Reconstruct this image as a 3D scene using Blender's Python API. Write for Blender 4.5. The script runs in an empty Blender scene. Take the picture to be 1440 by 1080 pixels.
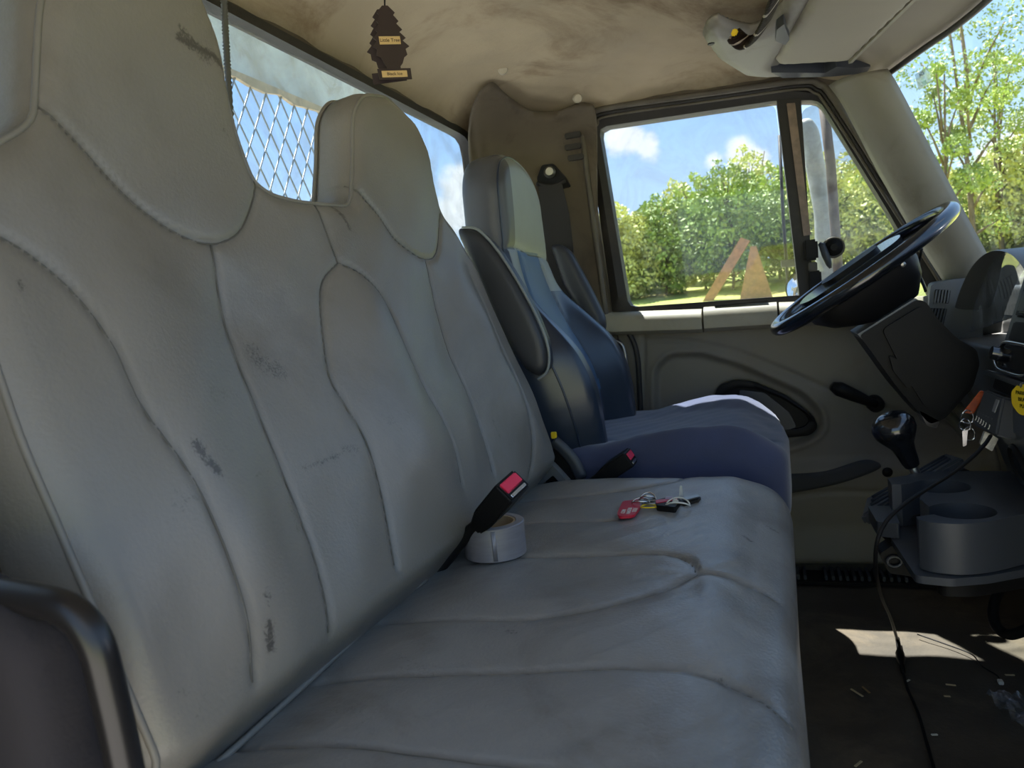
import bpy, bmesh, math, random
import numpy as np
from mathutils import Vector, Matrix
random.seed(7); RS = np.random.RandomState(11)
C = bpy.context.scene.collection
PI = math.pi

# ------------------------------------------------------------------ camera
FPX = 1040.0
def _basis():
    Y = np.array([(1075-720)/FPX, (412-540)/FPX, 1.0]); Y /= np.linalg.norm(Y)
    Z = np.cross(np.array([1, -0.095, 0.]), Y); Z /= np.linalg.norm(Z)
    if Z[1] > 0: Z = -Z
    return np.array([np.cross(Y, Z), Y, Z])
MB_ = _basis()
EYE = np.array([0, 0, 0.75])
cam = bpy.data.objects.new('camera', bpy.data.cameras.new('camera')); C.objects.link(cam)
cam.data.sensor_fit = 'HORIZONTAL'; cam.data.sensor_width = 36.0
cam.data.lens = FPX/1440*36.0; cam.data.clip_start = 0.01; cam.data.clip_end = 500
r_ = MB_[:, 0]; d_ = MB_[:, 1]; f_ = MB_[:, 2]
cam.matrix_world = Matrix(((r_[0], -d_[0], -f_[0], EYE[0]), (r_[1], -d_[1], -f_[1], EYE[1]), (r_[2], -d_[2], -f_[2], EYE[2]), (0, 0, 0, 1)))
bpy.context.scene.camera = cam
cam.data.dof.use_dof = True; cam.data.dof.focus_distance = 1.1; cam.data.dof.aperture_fstop = 12.0

def ray(px, py): return MB_ @ np.array([(px-720)/FPX, (py-540)/FPX, 1.0])
def at(px, py, ax, val):
    d = ray(px, py); i = 'XYZ'.index(ax); return EYE + d*(val-EYE[i])/d[i]
def xz(pts, y): return [(lambda w: (w[0], w[2]))(at(a, b, 'Y', y)) for a, b in pts]
def xy(pts, z): return [(lambda w: (w[0], w[1]))(at(a, b, 'Z', z)) for a, b in pts]
def yz(pts, x): return [(lambda w: (w[1], w[2]))(at(a, b, 'X', x)) for a, b in pts]

# ------------------------------------------------------------------ light
sc = bpy.context.scene
sc.view_settings.view_transform = 'Standard'; sc.view_settings.look = 'None'
sc.view_settings.gamma = 1.0; sc.view_settings.use_curve_mapping = False
sc.view_settings.exposure = 0.88
world = bpy.data.worlds.new('sky'); sc.world = world; world.use_nodes = True
SUN_DIR = Vector((-0.27, 0.415, 1.0)).normalized()
sun = bpy.data.objects.new('sun', bpy.data.lights.new('sun', 'SUN')); C.objects.link(sun)
sun.data.energy = 14.0; sun.data.angle = math.radians(0.55); sun.data.color = (1.0, 0.94, 0.86)
sun.rotation_euler = SUN_DIR.to_track_quat('Z', 'Y').to_euler()

class NT:
    def __init__(s, tree): s.t = tree; s.n = tree.nodes; s.l = tree.links
    def node(s, typ, ins=None, **kw):
        n = s.n.new(typ)
        for k, v in kw.items(): setattr(n, k, v)
        for k, v in (ins or {}).items(): s.set(n.inputs[k], v)
        return n
    def set(s, sock, v):
        if isinstance(v, bpy.types.NodeSocket): s.l.new(v, sock)
        elif isinstance(v, (tuple, list)) and len(v) == 3 and sock.type == 'RGBA': sock.default_value = (*v, 1)
        else: sock.default_value = v
    def math(s, op, a, b=None, c=None, clamp=False):
        n = s.n.new('ShaderNodeMath'); n.operation = op; n.use_clamp = clamp
        s.set(n.inputs[0], a)
        if b is not None: s.set(n.inputs[1], b)
        if c is not None: s.set(n.inputs[2], c)
        return n.outputs[0]
    def mix(s, f, a, b):
        n = s.n.new('ShaderNodeMix'); n.data_type = 'RGBA'
        s.set(n.inputs['Factor'], f); s.set(n.inputs[6], a); s.set(n.inputs[7], b); return n.outputs[2]
    def noise(s, scale, detail=4, rough=0.55, vec=None, dist=0.0):
        n = s.node('ShaderNodeTexNoise', {'Scale': scale, 'Detail': detail, 'Roughness': rough, 'Distortion': dist})
        if vec is not None: s.l.new(vec, n.inputs['Vector'])
        return n.outputs['Fac']
    def smooth(s, v, a, b, o0=0.0, o1=1.0):
        n = s.node('ShaderNodeMapRange', {'From Min': a, 'From Max': b, 'To Min': o0, 'To Max': o1}, interpolation_type='SMOOTHSTEP')
        s.set(n.inputs['Value'], v); return n.outputs[0]

def lin(c):
    return tuple(((v/255)/12.92 if v/255 <= 0.04045 else ((v/255+0.055)/1.055)**2.4) for v in c)

w = NT(world.node_tree); w.n.clear()
tc = w.node('ShaderNodeTexCoord'); gen = tc.outputs['Generated']
sep = w.node('ShaderNodeSeparateXYZ'); w.l.new(gen, sep.inputs[0])
el = sep.outputs['Z']
skyc = w.mix(w.smooth(el, 0.0, 0.34), (0.66, 0.82, 0.98), (0.36, 0.60, 0.97))
skyc = w.mix(w.smooth(el, 0.30, 1.0), skyc, (0.26, 0.44, 0.80))
skyc = w.mix(w.smooth(el, -0.02, -0.2), skyc, (0.30, 0.30, 0.20))
n1 = w.noise(22, 6, 0.62, gen); n2 = w.noise(3.2, 6, 0.6, gen)
cl = None
for (px, py, r) in [(872, 192, .022), (912, 206, .021), (892, 198, .020), (1040, 214, .024), (1006, 226, .016), (1062, 222, .018), (1420, 222, .035), (1442, 196, .030), (1398, 232, .02),
                    (648, 262, .03), (640, 300, .03)]:
    d = ray(px, py); d = d/np.linalg.norm(d)
    vs = w.node('ShaderNodeVectorMath', operation='DISTANCE'); w.l.new(gen, vs.inputs[0]); vs.inputs[1].default_value = tuple(d)
    dd = w.math('ADD', vs.outputs['Value'], w.math('MULTIPLY', w.math('SUBTRACT', n1, 0.5), 0.045))
    m = w.smooth(dd, r*1.15, r*0.45)
    cl = m if cl is None else w.math('MAXIMUM', cl, m)
wide = w.smooth(n2, 0.50, 0.64)
wide = w.math('MULTIPLY', wide, w.smooth(el, 0.35, 0.5))
cl = w.math('MAXIMUM', cl, w.math('MULTIPLY', wide, 0.9))
skyc = w.mix(cl, skyc, (1.0, 1.0, 1.0))
bg = w.node('ShaderNodeBackground', {'Strength': 0.9}); w.l.new(skyc, bg.inputs['Color'])
wo = w.node('ShaderNodeOutputWorld'); w.l.new(bg.outputs[0], wo.inputs['Surface'])

# ------------------------------------------------------------------ materials
MATS = {}
def mat(name, col, rough=0.6, metal=0.0, var=0.12, vscale=6.0, bump=0.0, bscale=300.0, spec=0.5, dirt=None, dirt_amt=0.0, dscale=5.0, coat=0.0, sheen=0.0, bdist=0.001, stretch=None, scuff=None, trans=0.0):
    m = bpy.data.materials.new(name); m.use_nodes = True; t = NT(m.node_tree); t.n.clear()
    out = t.node('ShaderNodeOutputMaterial'); b = t.node('ShaderNodeBsdfPrincipled')
    t.l.new(b.outputs[0], out.inputs[0])
    co = t.node('ShaderNodeTexCoord').outputs['Object']
    if stretch:
        mp = t.node('ShaderNodeMapping'); t.l.new(co, mp.inputs[0]); mp.inputs['Scale'].default_value = stretch; co = mp.outputs[0]
    nz = t.noise(vscale, 5, 0.6, co)
    dark = tuple(c*(1-var) for c in col); light = tuple(min(1, c*(1+var)) for c in col)
    c = t.mix(t.smooth(nz, 0.3, 0.7), dark, light)
    rr = t.smooth(nz, 0.2, 0.8, rough*0.88, min(1, rough*1.12))
    if dirt:
        dn = t.noise(dscale, 8, 0.68, co, 0.6)
        f = t.math('MULTIPLY', t.smooth(dn, 0.48, 0.68), dirt_amt)
        c = t.mix(f, c, dirt)
    if scuff:
        a = t.node('ShaderNodeAttribute', attribute_name='scuff').outputs['Fac']
        sn = t.noise(210, 8, 0.75, co, 1.5)
        f = t.math('MULTIPLY', t.smooth(t.math('ADD', a, t.math('MULTIPLY', t.math('SUBTRACT', sn, 0.5), 2.6)), 0.45, 0.9), t.smooth(a, 0.02, 0.3))
        c = t.mix(t.math('MULTIPLY', f, 0.85), c, scuff)
        a2 = t.node('ShaderNodeAttribute', attribute_name='seamline').outputs['Fac']
        c = t.mix(t.math('MULTIPLY', a2, 0.45), c, tuple(x*0.35 for x in col))
    t.l.new(c, b.inputs['Base Color']); t.l.new(rr, b.inputs['Roughness'])
    b.inputs['Metallic'].default_value = metal
    b.inputs['Specular IOR Level'].default_value = spec
    if coat: b.inputs['Coat Weight'].default_value = coat; b.inputs['Coat Roughness'].default_value = 0.15
    if sheen: b.inputs['Sheen Weight'].default_value = sheen
    if trans: b.inputs['Transmission Weight'].default_value = trans
    if bump:
        bn = t.noise(bscale, 3, 0.6, co)
        bp = t.node('ShaderNodeBump', {'Strength': bump, 'Distance': bdist}); t.l.new(bn, bp.inputs['Height']); t.l.new(bp.outputs[0], b.inputs['Normal'])
    MATS[name] = m; return m
def glassmat(name, tint=(0.8, 0.86, 0.86), dirt=0.06, refl=0.9, dirt_haze_col=(0.7, 0.7, 0.66), base=0.025):
    m = bpy.data.materials.new(name); m.use_nodes = True; t = NT(m.node_tree); t.n.clear()
    out = t.node('ShaderNodeOutputMaterial')
    co = t.node('ShaderNodeTexCoord').outputs['Object']
    tr = t.node('ShaderNodeBsdfTransparent', {'Color': tint}); gl = t.node('ShaderNodeBsdfGlossy', {'Roughness': 0.02, 'Color': (refl, refl, refl)})
    lw = t.node('ShaderNodeLayerWeight', {'Blend': 0.5})
    f0 = t.math('ADD', t.math('MULTIPLY', t.math('POWER', lw.outputs['Facing'], 5.0), 0.55), base)
    mx = t.node('ShaderNodeMixShader'); t.l.new(f0, mx.inputs[0]); t.l.new(tr.outputs[0], mx.inputs[1]); t.l.new(gl.outputs[0], mx.inputs[2])
    df = t.node('ShaderNodeBsdfDiffuse', {'Color': dirt_haze_col}); m2 = t.node('ShaderNodeMixShader')
    dn = t.math('MULTIPLY', t.smooth(t.noise(9, 8, 0.7, co, 0.8), 0.35, 0.75), dirt)
    t.l.new(dn, m2.inputs[0]); t.l.new(mx.outputs[0], m2.inputs[1]); t.l.new(df.outputs[0], m2.inputs[2])
    t.l.new(m2.outputs[0], out.inputs[0]); MATS[name] = m; return m

LEATHER = mat('grey_vinyl', lin((126, 122, 115)), 0.36, var=0.07, vscale=4, bump=0.5, bscale=300, bdist=0.0008, dirt=lin((104, 98, 88)), dirt_amt=0.45, dscale=3.2, scuff=lin((62, 58, 54)), spec=0.6)
LEATHER2 = mat('grey_vinyl_worn', lin((134, 132, 128)), 0.33, var=0.08, vscale=5, bump=0.6, bscale=260, bdist=0.0009, dirt=lin((88, 80, 70)), dirt_amt=0.55, dscale=4.0, scuff=lin((48, 44, 40)), spec=0.65)
GUSSET = mat('grey_vinyl_side', lin((112, 108, 102)), 0.5, var=0.08, bump=0.2, bscale=400)
WELT = mat('vinyl_welt', lin((128, 124, 116)), 0.5)
THREAD = mat('seam_thread', lin((92, 90, 84)), 0.7)
DNAVY = mat('navy_vinyl', lin((40, 50, 66)), 0.33, bump=0.2, bscale=380, bdist=0.0005, spec=0.6)
DBLUE = mat('blue_vinyl', lin((62, 92, 124)), 0.42, bump=0.2, bscale=380, bdist=0.0005)
DGREY = mat('slate_vinyl', lin((134, 140, 138)), 0.4, bump=0.2, bscale=380, bdist=0.0005)
CHAR = mat('charcoal_vinyl', lin((52, 54, 58)), 0.45, bump=0.25, bscale=380, bdist=0.0005)
NAVYF = mat('navy_cloth', lin((58, 66, 96)), 0.9, var=0.12, vscale=14, bump=0.5, bscale=500, sheen=0.35)
TRIM = mat('grey_trim_plastic', lin((136, 131, 118)), 0.55, var=0.06, bump=0.25, bscale=600, bdist=0.0004, dirt=lin((96, 82, 62)), dirt_amt=0.35, dscale=7)
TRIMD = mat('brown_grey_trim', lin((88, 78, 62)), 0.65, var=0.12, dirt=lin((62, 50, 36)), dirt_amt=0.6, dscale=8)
DOORM = mat('door_plastic', lin((114, 110, 101)), 0.55, var=0.05, bump=0.3, bscale=500, bdist=0.0004, dirt=lin((100, 88, 70)), dirt_amt=0.35, dscale=6)
DOORL = mat('door_plastic_light', lin((150, 145, 126)), 0.5, var=0.06, bump=0.2, bscale=500, dirt=lin((110, 98, 76)), dirt_amt=0.3, dscale=9)
HEAD = mat('headliner_cloth', lin((176, 160, 130)), 0.95, var=0.10, vscale=3, bump=0.3, bscale=90, bdist=0.003, dirt=lin((112, 88, 58)), dirt_amt=0.7, dscale=3.0)
VISOR = mat('visor_vinyl', lin((158, 150, 130)), 0.7, var=0.05, bump=0.3, bscale=420)
RUBBER = mat('black_rubber', lin((34, 31, 28)), 0.6, var=0.2, dirt=lin((70, 62, 50)), dirt_amt=0.35, dscale=9)
SEAL = mat('grey_seal', lin((92, 86, 74)), 0.6, var=0.12, dirt=lin((50, 42, 34)), dirt_amt=0.5)
BLACK = mat('black_plastic', lin((24, 23, 23)), 0.5, spec=0.18, var=0.1, bump=0.15, bscale=500)
BLACKG = mat('black_gloss', lin((20, 22, 26)), 0.17, var=0.1, spec=0.7, coat=0.3)
DARKG = mat('dark_grey_plastic', lin((59, 62, 67)), 0.42, var=0.06, bump=0.2, bscale=600)
MIDG = mat('mid_grey_plastic', lin((104, 105, 104)), 0.5, var=0.05, bump=0.2, bscale=600)
CHROME = mat('chrome', (0.75, 0.75, 0.75), 0.18, 1.0, var=0.05)
STEEL = mat('dull_steel', (0.42, 0.41, 0.39), 0.4, 1.0, var=0.15)
FLOORM = mat('floor_mat', lin((84, 76, 64)), 0.85, var=0.25, vscale=7, bump=0.6, bscale=120, bdist=0.002, dirt=lin((128, 112, 88)), dirt_amt=0.45, dscale=5)
RED = mat('red_plastic', lin((196, 34, 58)), 0.35)
REDB = mat('red_button', lin((224, 50, 84)), 0.35)
WHITE = mat('white_plastic', lin((226, 224, 212)), 0.5)
YEL = mat('yellow_plastic', lin((232, 200, 36)), 0.4)
ORANGE = mat('amber_plastic', lin((190, 78, 20)), 0.25, var=0.3, vscale=60, coat=0.5)
TAPE = mat('duct_tape', lin((148, 143, 146)), 0.42, 0.35, var=0.08, stretch=(1, 1, 12), vscale=30, bump=0.2, bscale=700)
CARD = mat('cardboard', lin((170, 146, 112)), 0.8)
TAN = mat('tan_plastic', lin((150, 122, 82)), 0.7, var=0.15)
RACK = mat('painted_steel_grey', lin((196, 200, 192)), 0.6, var=0.12, vscale=9, dirt=lin((168, 160, 136)), dirt_amt=0.6, dscale=14, bump=0.4, bscale=80, bdist=0.002)
WIRE = mat('expanded_metal', lin((150, 156, 152)), 0.6, var=0.1)
BARK = mat('bark', lin((108, 94, 78)), 0.9, var=0.3, vscale=3)
GRAVEL = mat('gravel_lot', lin((158, 154, 150)), 0.95, var=0.25, vscale=3)
GRASS = mat('meadow_grass', lin((134, 142, 62)), 0.95, var=0.3, vscale=0.25, dirt=lin((186, 150, 92)), dirt_amt=0.6, dscale=0.12)
LEAF = [mat('leaf_%s' % k, lin(c), 0.6, var=0.35, vscale=0.7) for k, c in (('bright', (176, 192, 100)), ('mid', (144, 164, 86)), ('pale', (200, 202, 126)))]
BELT = mat('belt_webbing', lin((36, 33, 30)), 0.75, var=0.1, bump=0.4, bscale=600)
DIRTBIT = mat('wood_chip', lin((196, 178, 140)), 0.8)
FRESH = mat('freshener_card', lin((44, 30, 28)), 0.6)
FRESHT = mat('freshener_label', lin((196, 166, 112)), 0.6)
HAZE = glassmat('clear_film', (0.86, 0.88, 0.92), 0.35, 1.0, (0.8, 0.82, 0.88))
GLASS = glassmat('side_glass', (0.80, 0.84, 0.87), 0.13)
GLASSV = glassmat('vent_glass_dirty', (0.78, 0.82, 0.82), 0.30)
GLASSW = glassmat('windshield_glass', (0.82, 0.86, 0.88), 0.14)
GLASSR = glassmat('rear_glass', (0.82, 0.87, 0.90), 0.22)
LENS = glassmat('gauge_lens', (0.6, 0.66, 0.68), 0.35, base=0.5, dirt_haze_col=(0.62, 0.68, 0.70))  # pale diffuse share painted in for the bright reflection on the lens
MIRROR = mat('mirror_face', (0.85, 0.88, 0.92), 0.03, 1.0, var=0.01)

# ------------------------------------------------------------------ mesh helpers
def link_mesh(name, verts, faces, m, parent=None, smooth=True, recalc=False):
    me = bpy.data.meshes.new(name)
    verts = np.asarray(verts, dtype=np.float32)
    if isinstance(faces, np.ndarray):
        n, k = faces.shape
        me.vertices.add(len(verts)); me.vertices.foreach_set('co', verts.ravel())
        me.loops.add(n*k); me.loops.foreach_set('vertex_index', faces.astype(np.int32).ravel())
        me.polygons.add(n); me.polygons.foreach_set('loop_start', np.arange(0, n*k, k, dtype=np.int32))
        me.update(calc_edges=True); me.validate()
    else:
        me.from_pydata([tuple(map(float, v)) for v in verts], [], [list(map(int, f)) for f in faces]); me.update()
    if recalc:
        bm = bmesh.new(); bm.from_mesh(me); bmesh.ops.recalc_face_normals(bm, faces=bm.faces); bm.to_mesh(me); bm.free()
    me.polygons.foreach_set('use_smooth', [bool(smooth)]*len(me.polygons))
    me.materials.append(m)
    o = bpy.data.objects.new(name, me); C.objects.link(o)
    if parent is not None: o.parent = parent
    return o
def obj_bm(name, bm, m, parent=None, smooth=False, angle=None):
    bmesh.ops.recalc_face_normals(bm, faces=bm.faces)
    me = bpy.data.meshes.new(name); bm.to_mesh(me); bm.free(); me.materials.append(m)
    me.polygons.foreach_set('use_smooth', [bool(smooth)]*len(me.polygons))
    if angle is not None: me.set_sharp_from_angle(angle=math.radians(angle))
    o = bpy.data.objects.new(name, me); C.objects.link(o)
    if parent is not None: o.parent = parent
    return o
def tag(o, label=None, cat=None, group=None, kind=None):
    if label: o['label'] = label
    if cat: o['category'] = cat
    if group: o['group'] = group
    if kind: o['kind'] = kind
    return o
def thing(name, label, cat, loc=(0, 0, 0), group=None):
    """Empty at the thing's base; children keep world coordinates through the inverse matrix."""
    o = bpy.data.objects.new(name, None); C.objects.link(o); o.location = loc; o.empty_display_size = 0.05
    return tag(o, label, cat, group)
def settle(root):
    """children were modelled in world coordinates: shift them under the root's base point"""
    inv = Matrix.Translation(root.location).inverted()
    for ch in root.children: ch.matrix_parent_inverse = inv
def struct(name, loc=(0, 0, 0)):
    o = bpy.data.objects.new(name, None); C.objects.link(o); o.location = loc; o['kind'] = 'structure'; return o

def catmull(pts, n=8, closed=False):
    P = [np.array(p, float) for p in pts]; out = []
    N = len(P); rng = N if closed else N-1
    for i in range(rng):
        p0 = P[(i-1) % N] if closed or i > 0 else 2*P[0]-P[1]
        p1 = P[i]; p2 = P[(i+1) % N]
        p3 = P[(i+2) % N] if closed or i+2 < N else 2*P[-1]-P[-2]
        for k in range(n):
            t = k/n
            out.append(0.5*((2*p1)+(-p0+p2)*t+(2*p0-5*p1+4*p2-p3)*t*t+(-p0+3*p1-3*p2+p3)*t**3))
    if not closed: out.append(P[-1])
    return np.array(out)
def roundpoly(pts, r, n=5):
    P = [np.array(p, float) for p in pts]; N = len(P); out = []
    rs = r if isinstance(r, (list, tuple)) else [r]*N
    for i in range(N):
        a, b, c = P[i-1], P[i], P[(i+1) % N]
        u = a-b; v = c-b; lu = np.linalg.norm(u); lv = np.linalg.norm(v)
        rr = min(rs[i], lu*0.45, lv*0.45)
        if rr <= 1e-6: out.append(b); continue
        p, q = b+u/lu*rr, b+v/lv*rr
        for k in range(n+1):
            t = k/n; out.append((1-t)**2*p+2*t*(1-t)*b+t*t*q)
    return np.array(out)
def tube_data(pts, r, seg=8, closed=False, flat=1.0):
    P = np.array(pts, float); N = len(P)
    T = np.zeros_like(P)
    for i in range(N):
        a = P[(i-1) % N] if (closed or i > 0) else P[i]; b = P[(i+1) % N] if (closed or i < N-1) else P[i]
        T[i] = (b-a)/max(1e-9, np.linalg.norm(b-a))
    nrm = np.cross(T[0], [0, 0, 1.0])
    if np.linalg.norm(nrm) < 0.1: nrm = np.cross(T[0], [1.0, 0, 0])
    nrm /= np.linalg.norm(nrm); V = []; rr = r if hasattr(r, '__len__') else [r]*N
    for i in range(N):
        nrm = nrm-T[i]*np.dot(nrm, T[i]); nrm /= np.linalg.norm(nrm); bi = np.cross(T[i], nrm)
        for k in range(seg):
            a = 2*PI*k/seg; V.append(P[i]+rr[i]*(math.cos(a)*nrm+flat*math.sin(a)*bi))
    F = []
    for i in range(N if closed else N-1):
        j = (i+1) % N
        for k in range(seg):
            l = (k+1) % seg; F.append((i*seg+k, i*seg+l, j*seg+l, j*seg+k))
    if not closed:
        F.append(tuple(range(seg-1, -1, -1))); F.append(tuple((N-1)*seg+k for k in range(seg)))
    return V, F
def tube(name, pts, r, m, parent=None, seg=8, closed=False, flat=1.0, smooth=True):
    V, F = tube_data(pts, r, seg, closed, flat); return link_mesh(name, V, F, m, parent, smooth)
def prism_bm(pts2, mp, t0, t1, bevel=0.0, seg=2):
    bm = bmesh.new()
    a = [bm.verts.new(tuple(map(float, mp(p[0], p[1], t0)))) for p in pts2]; b = [bm.verts.new(tuple(map(float, mp(p[0], p[1], t1)))) for p in pts2]
    n = len(a); bm.faces.new(a); bm.faces.new(b[::-1])
    for i in range(n): bm.faces.new((a[i], b[i], b[(i+1) % n], a[(i+1) % n]))
    if bevel: bmesh.ops.bevel(bm, geom=[e for e in bm.edges if e.calc_face_angle(0) > 0.5], offset=bevel, segments=seg, affect='EDGES', profile=0.5, clamp_overlap=True)
    return bm
MXZ = lambda u, v, t: (u, t, v)     # outline in X-Z, thickness along Y
MYZ = lambda u, v, t: (t, u, v)
MXY = lambda u, v, t: (u, v, t)
def prism(name, pts2, mp, t0, t1, m, parent=None, bevel=0.003, seg=2, smooth=True, angle=35):
    return obj_bm(name, prism_bm(pts2, mp, t0, t1, bevel, seg), m, parent, smooth, angle if smooth else None)
def box(name, c, s, m, parent=None, bevel=0.002, rot=None, seg=2):
    bm = bmesh.new(); bmesh.ops.create_cube(bm, size=1.0)
    bmesh.ops.scale(bm, vec=s, verts=bm.verts)
    if bevel: bmesh.ops.bevel(bm, geom=list(bm.edges), offset=bevel, segments=seg, affect='EDGES', clamp_overlap=True)
    if rot is not None: bmesh.ops.rotate(bm, cent=(0, 0, 0), matrix=rot, verts=bm.verts)
    bmesh.ops.translate(bm, vec=c, verts=bm.verts)
    return obj_bm(name, bm, m, parent, True, 35)
def hexa(name, P8, m, parent=None, bevel=0.002, seg=2):
    """P8: four corners of one face, then the four matching corners of the opposite face"""
    bm = bmesh.new(); v = [bm.verts.new(tuple(map(float, p))) for p in P8]
    for f in ((0, 1, 2, 3), (7, 6, 5, 4), (0, 4, 5, 1), (1, 5, 6, 2), (2, 6, 7, 3), (3, 7, 4, 0)): bm.faces.new([v[i] for i in f])
    if bevel: bmesh.ops.bevel(bm, geom=list(bm.edges), offset=bevel, segments=seg, affect='EDGES', clamp_overlap=True)
    return obj_bm(name, bm, m, parent, True, 35)
def lathe(name, prof, m, parent=None, seg=24, mtx=None, smooth=True, angle=40, sx=1.0):
    V = []; F = []; n = len(prof)
    for k in range(seg):
        a = 2*PI*k/seg
        for r, z in prof: V.append(Vector((r*math.cos(a)*sx, r*math.sin(a), z)))
    for k in range(seg):
        l = (k+1) % seg
        for i in range(n-1): F.append((k*n+i, l*n+i, l*n+i+1, k*n+i+1))
    if mtx is not None: V = [mtx @ v for v in V]
    o = link_mesh(name, [tuple(v) for v in V], F, m, parent, smooth, recalc=True)
    if smooth: o.data.set_sharp_from_angle(angle=math.radians(angle))
    return o
def axis_mtx(loc, d, roll=0.0):
    return Matrix.Translation(Vector(loc)) @ Vector(d).to_track_quat('Z', 'Y').to_matrix().to_4x4() @ Matrix.Rotation(roll, 4, 'Z')
def resample(loop, n):
    L = np.array(list(loop)+[loop[0]], float); s = np.concatenate([[0], np.cumsum(np.linalg.norm(np.diff(L, axis=0), axis=1))])
    t = np.linspace(0, s[-1], n, endpoint=False)
    return np.stack([np.interp(t, s, L[:, i]) for i in range(L.shape[1])], 1)
def ring(name, outer, inner, mp, t0, t1, m, parent=None, n=96, bev=0.0):
    """frame between two closed loops; inner points are matched to the outer ones by angle about the inner centre"""
    inn = resample(inner, n*3); out = resample(outer, n)
    c = np.mean(inn, 0); ai = np.arctan2(inn[:, 1]-c[1], inn[:, 0]-c[0])
    I = []
    for p in out:
        a = math.atan2(p[1]-c[1], p[0]-c[0]); d = np.abs((ai-a+PI) % (2*PI)-PI); I.append(inn[np.argmin(d)])
    I = np.array(I); V = []; b2 = bev
    mid = out*0.5+I*0.5
    for loop, t in ((out, t1), (out, t0+b2), (mid, t0), (I, t0+b2), (I, t1)): V += [mp(p[0], p[1], t) for p in loop]
    F = []; K = 5
    for j in range(K):
        a = j*n; b = ((j+1) % K)*n
        for i in range(n): F.append((a+i, a+(i+1) % n, b+(i+1) % n, b+i))
    o = link_mesh(name, V, F, m, parent, True, recalc=True); o.data.set_sharp_from_angle(angle=math.radians(40)); return o
def seg_dist(px, py, poly, closed):
    L = list(poly)+([poly[0]] if closed else []); D = np.full(px.shape, 1e9); NX = np.zeros(px.shape); NY = np.zeros(px.shape)
    for (x0, y0), (x1, y1) in zip(L[:-1], L[1:]):
        dx, dy = x1-x0, y1-y0; l2 = dx*dx+dy*dy+1e-18
        t = np.clip(((px-x0)*dx+(py-y0)*dy)/l2, 0, 1); qx = x0+t*dx; qy = y0+t*dy
        d = np.hypot(px-qx, py-qy); m = d < D; D[m] = d[m]; NX[m] = qx[m]; NY[m] = qy[m]
    return D, NX, NY
def inside(px, py, poly):
    r = np.zeros(px.shape, bool); n = len(poly)
    for i in range(n):
        x0, y0 = poly[i]; x1, y1 = poly[(i+1) % n]
        c = ((y0 > py) != (y1 > py)); xi = (x1-x0)*(py-y0)/(y1-y0+1e-18)+x0; r ^= (c & (px < xi))
    return r
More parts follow.
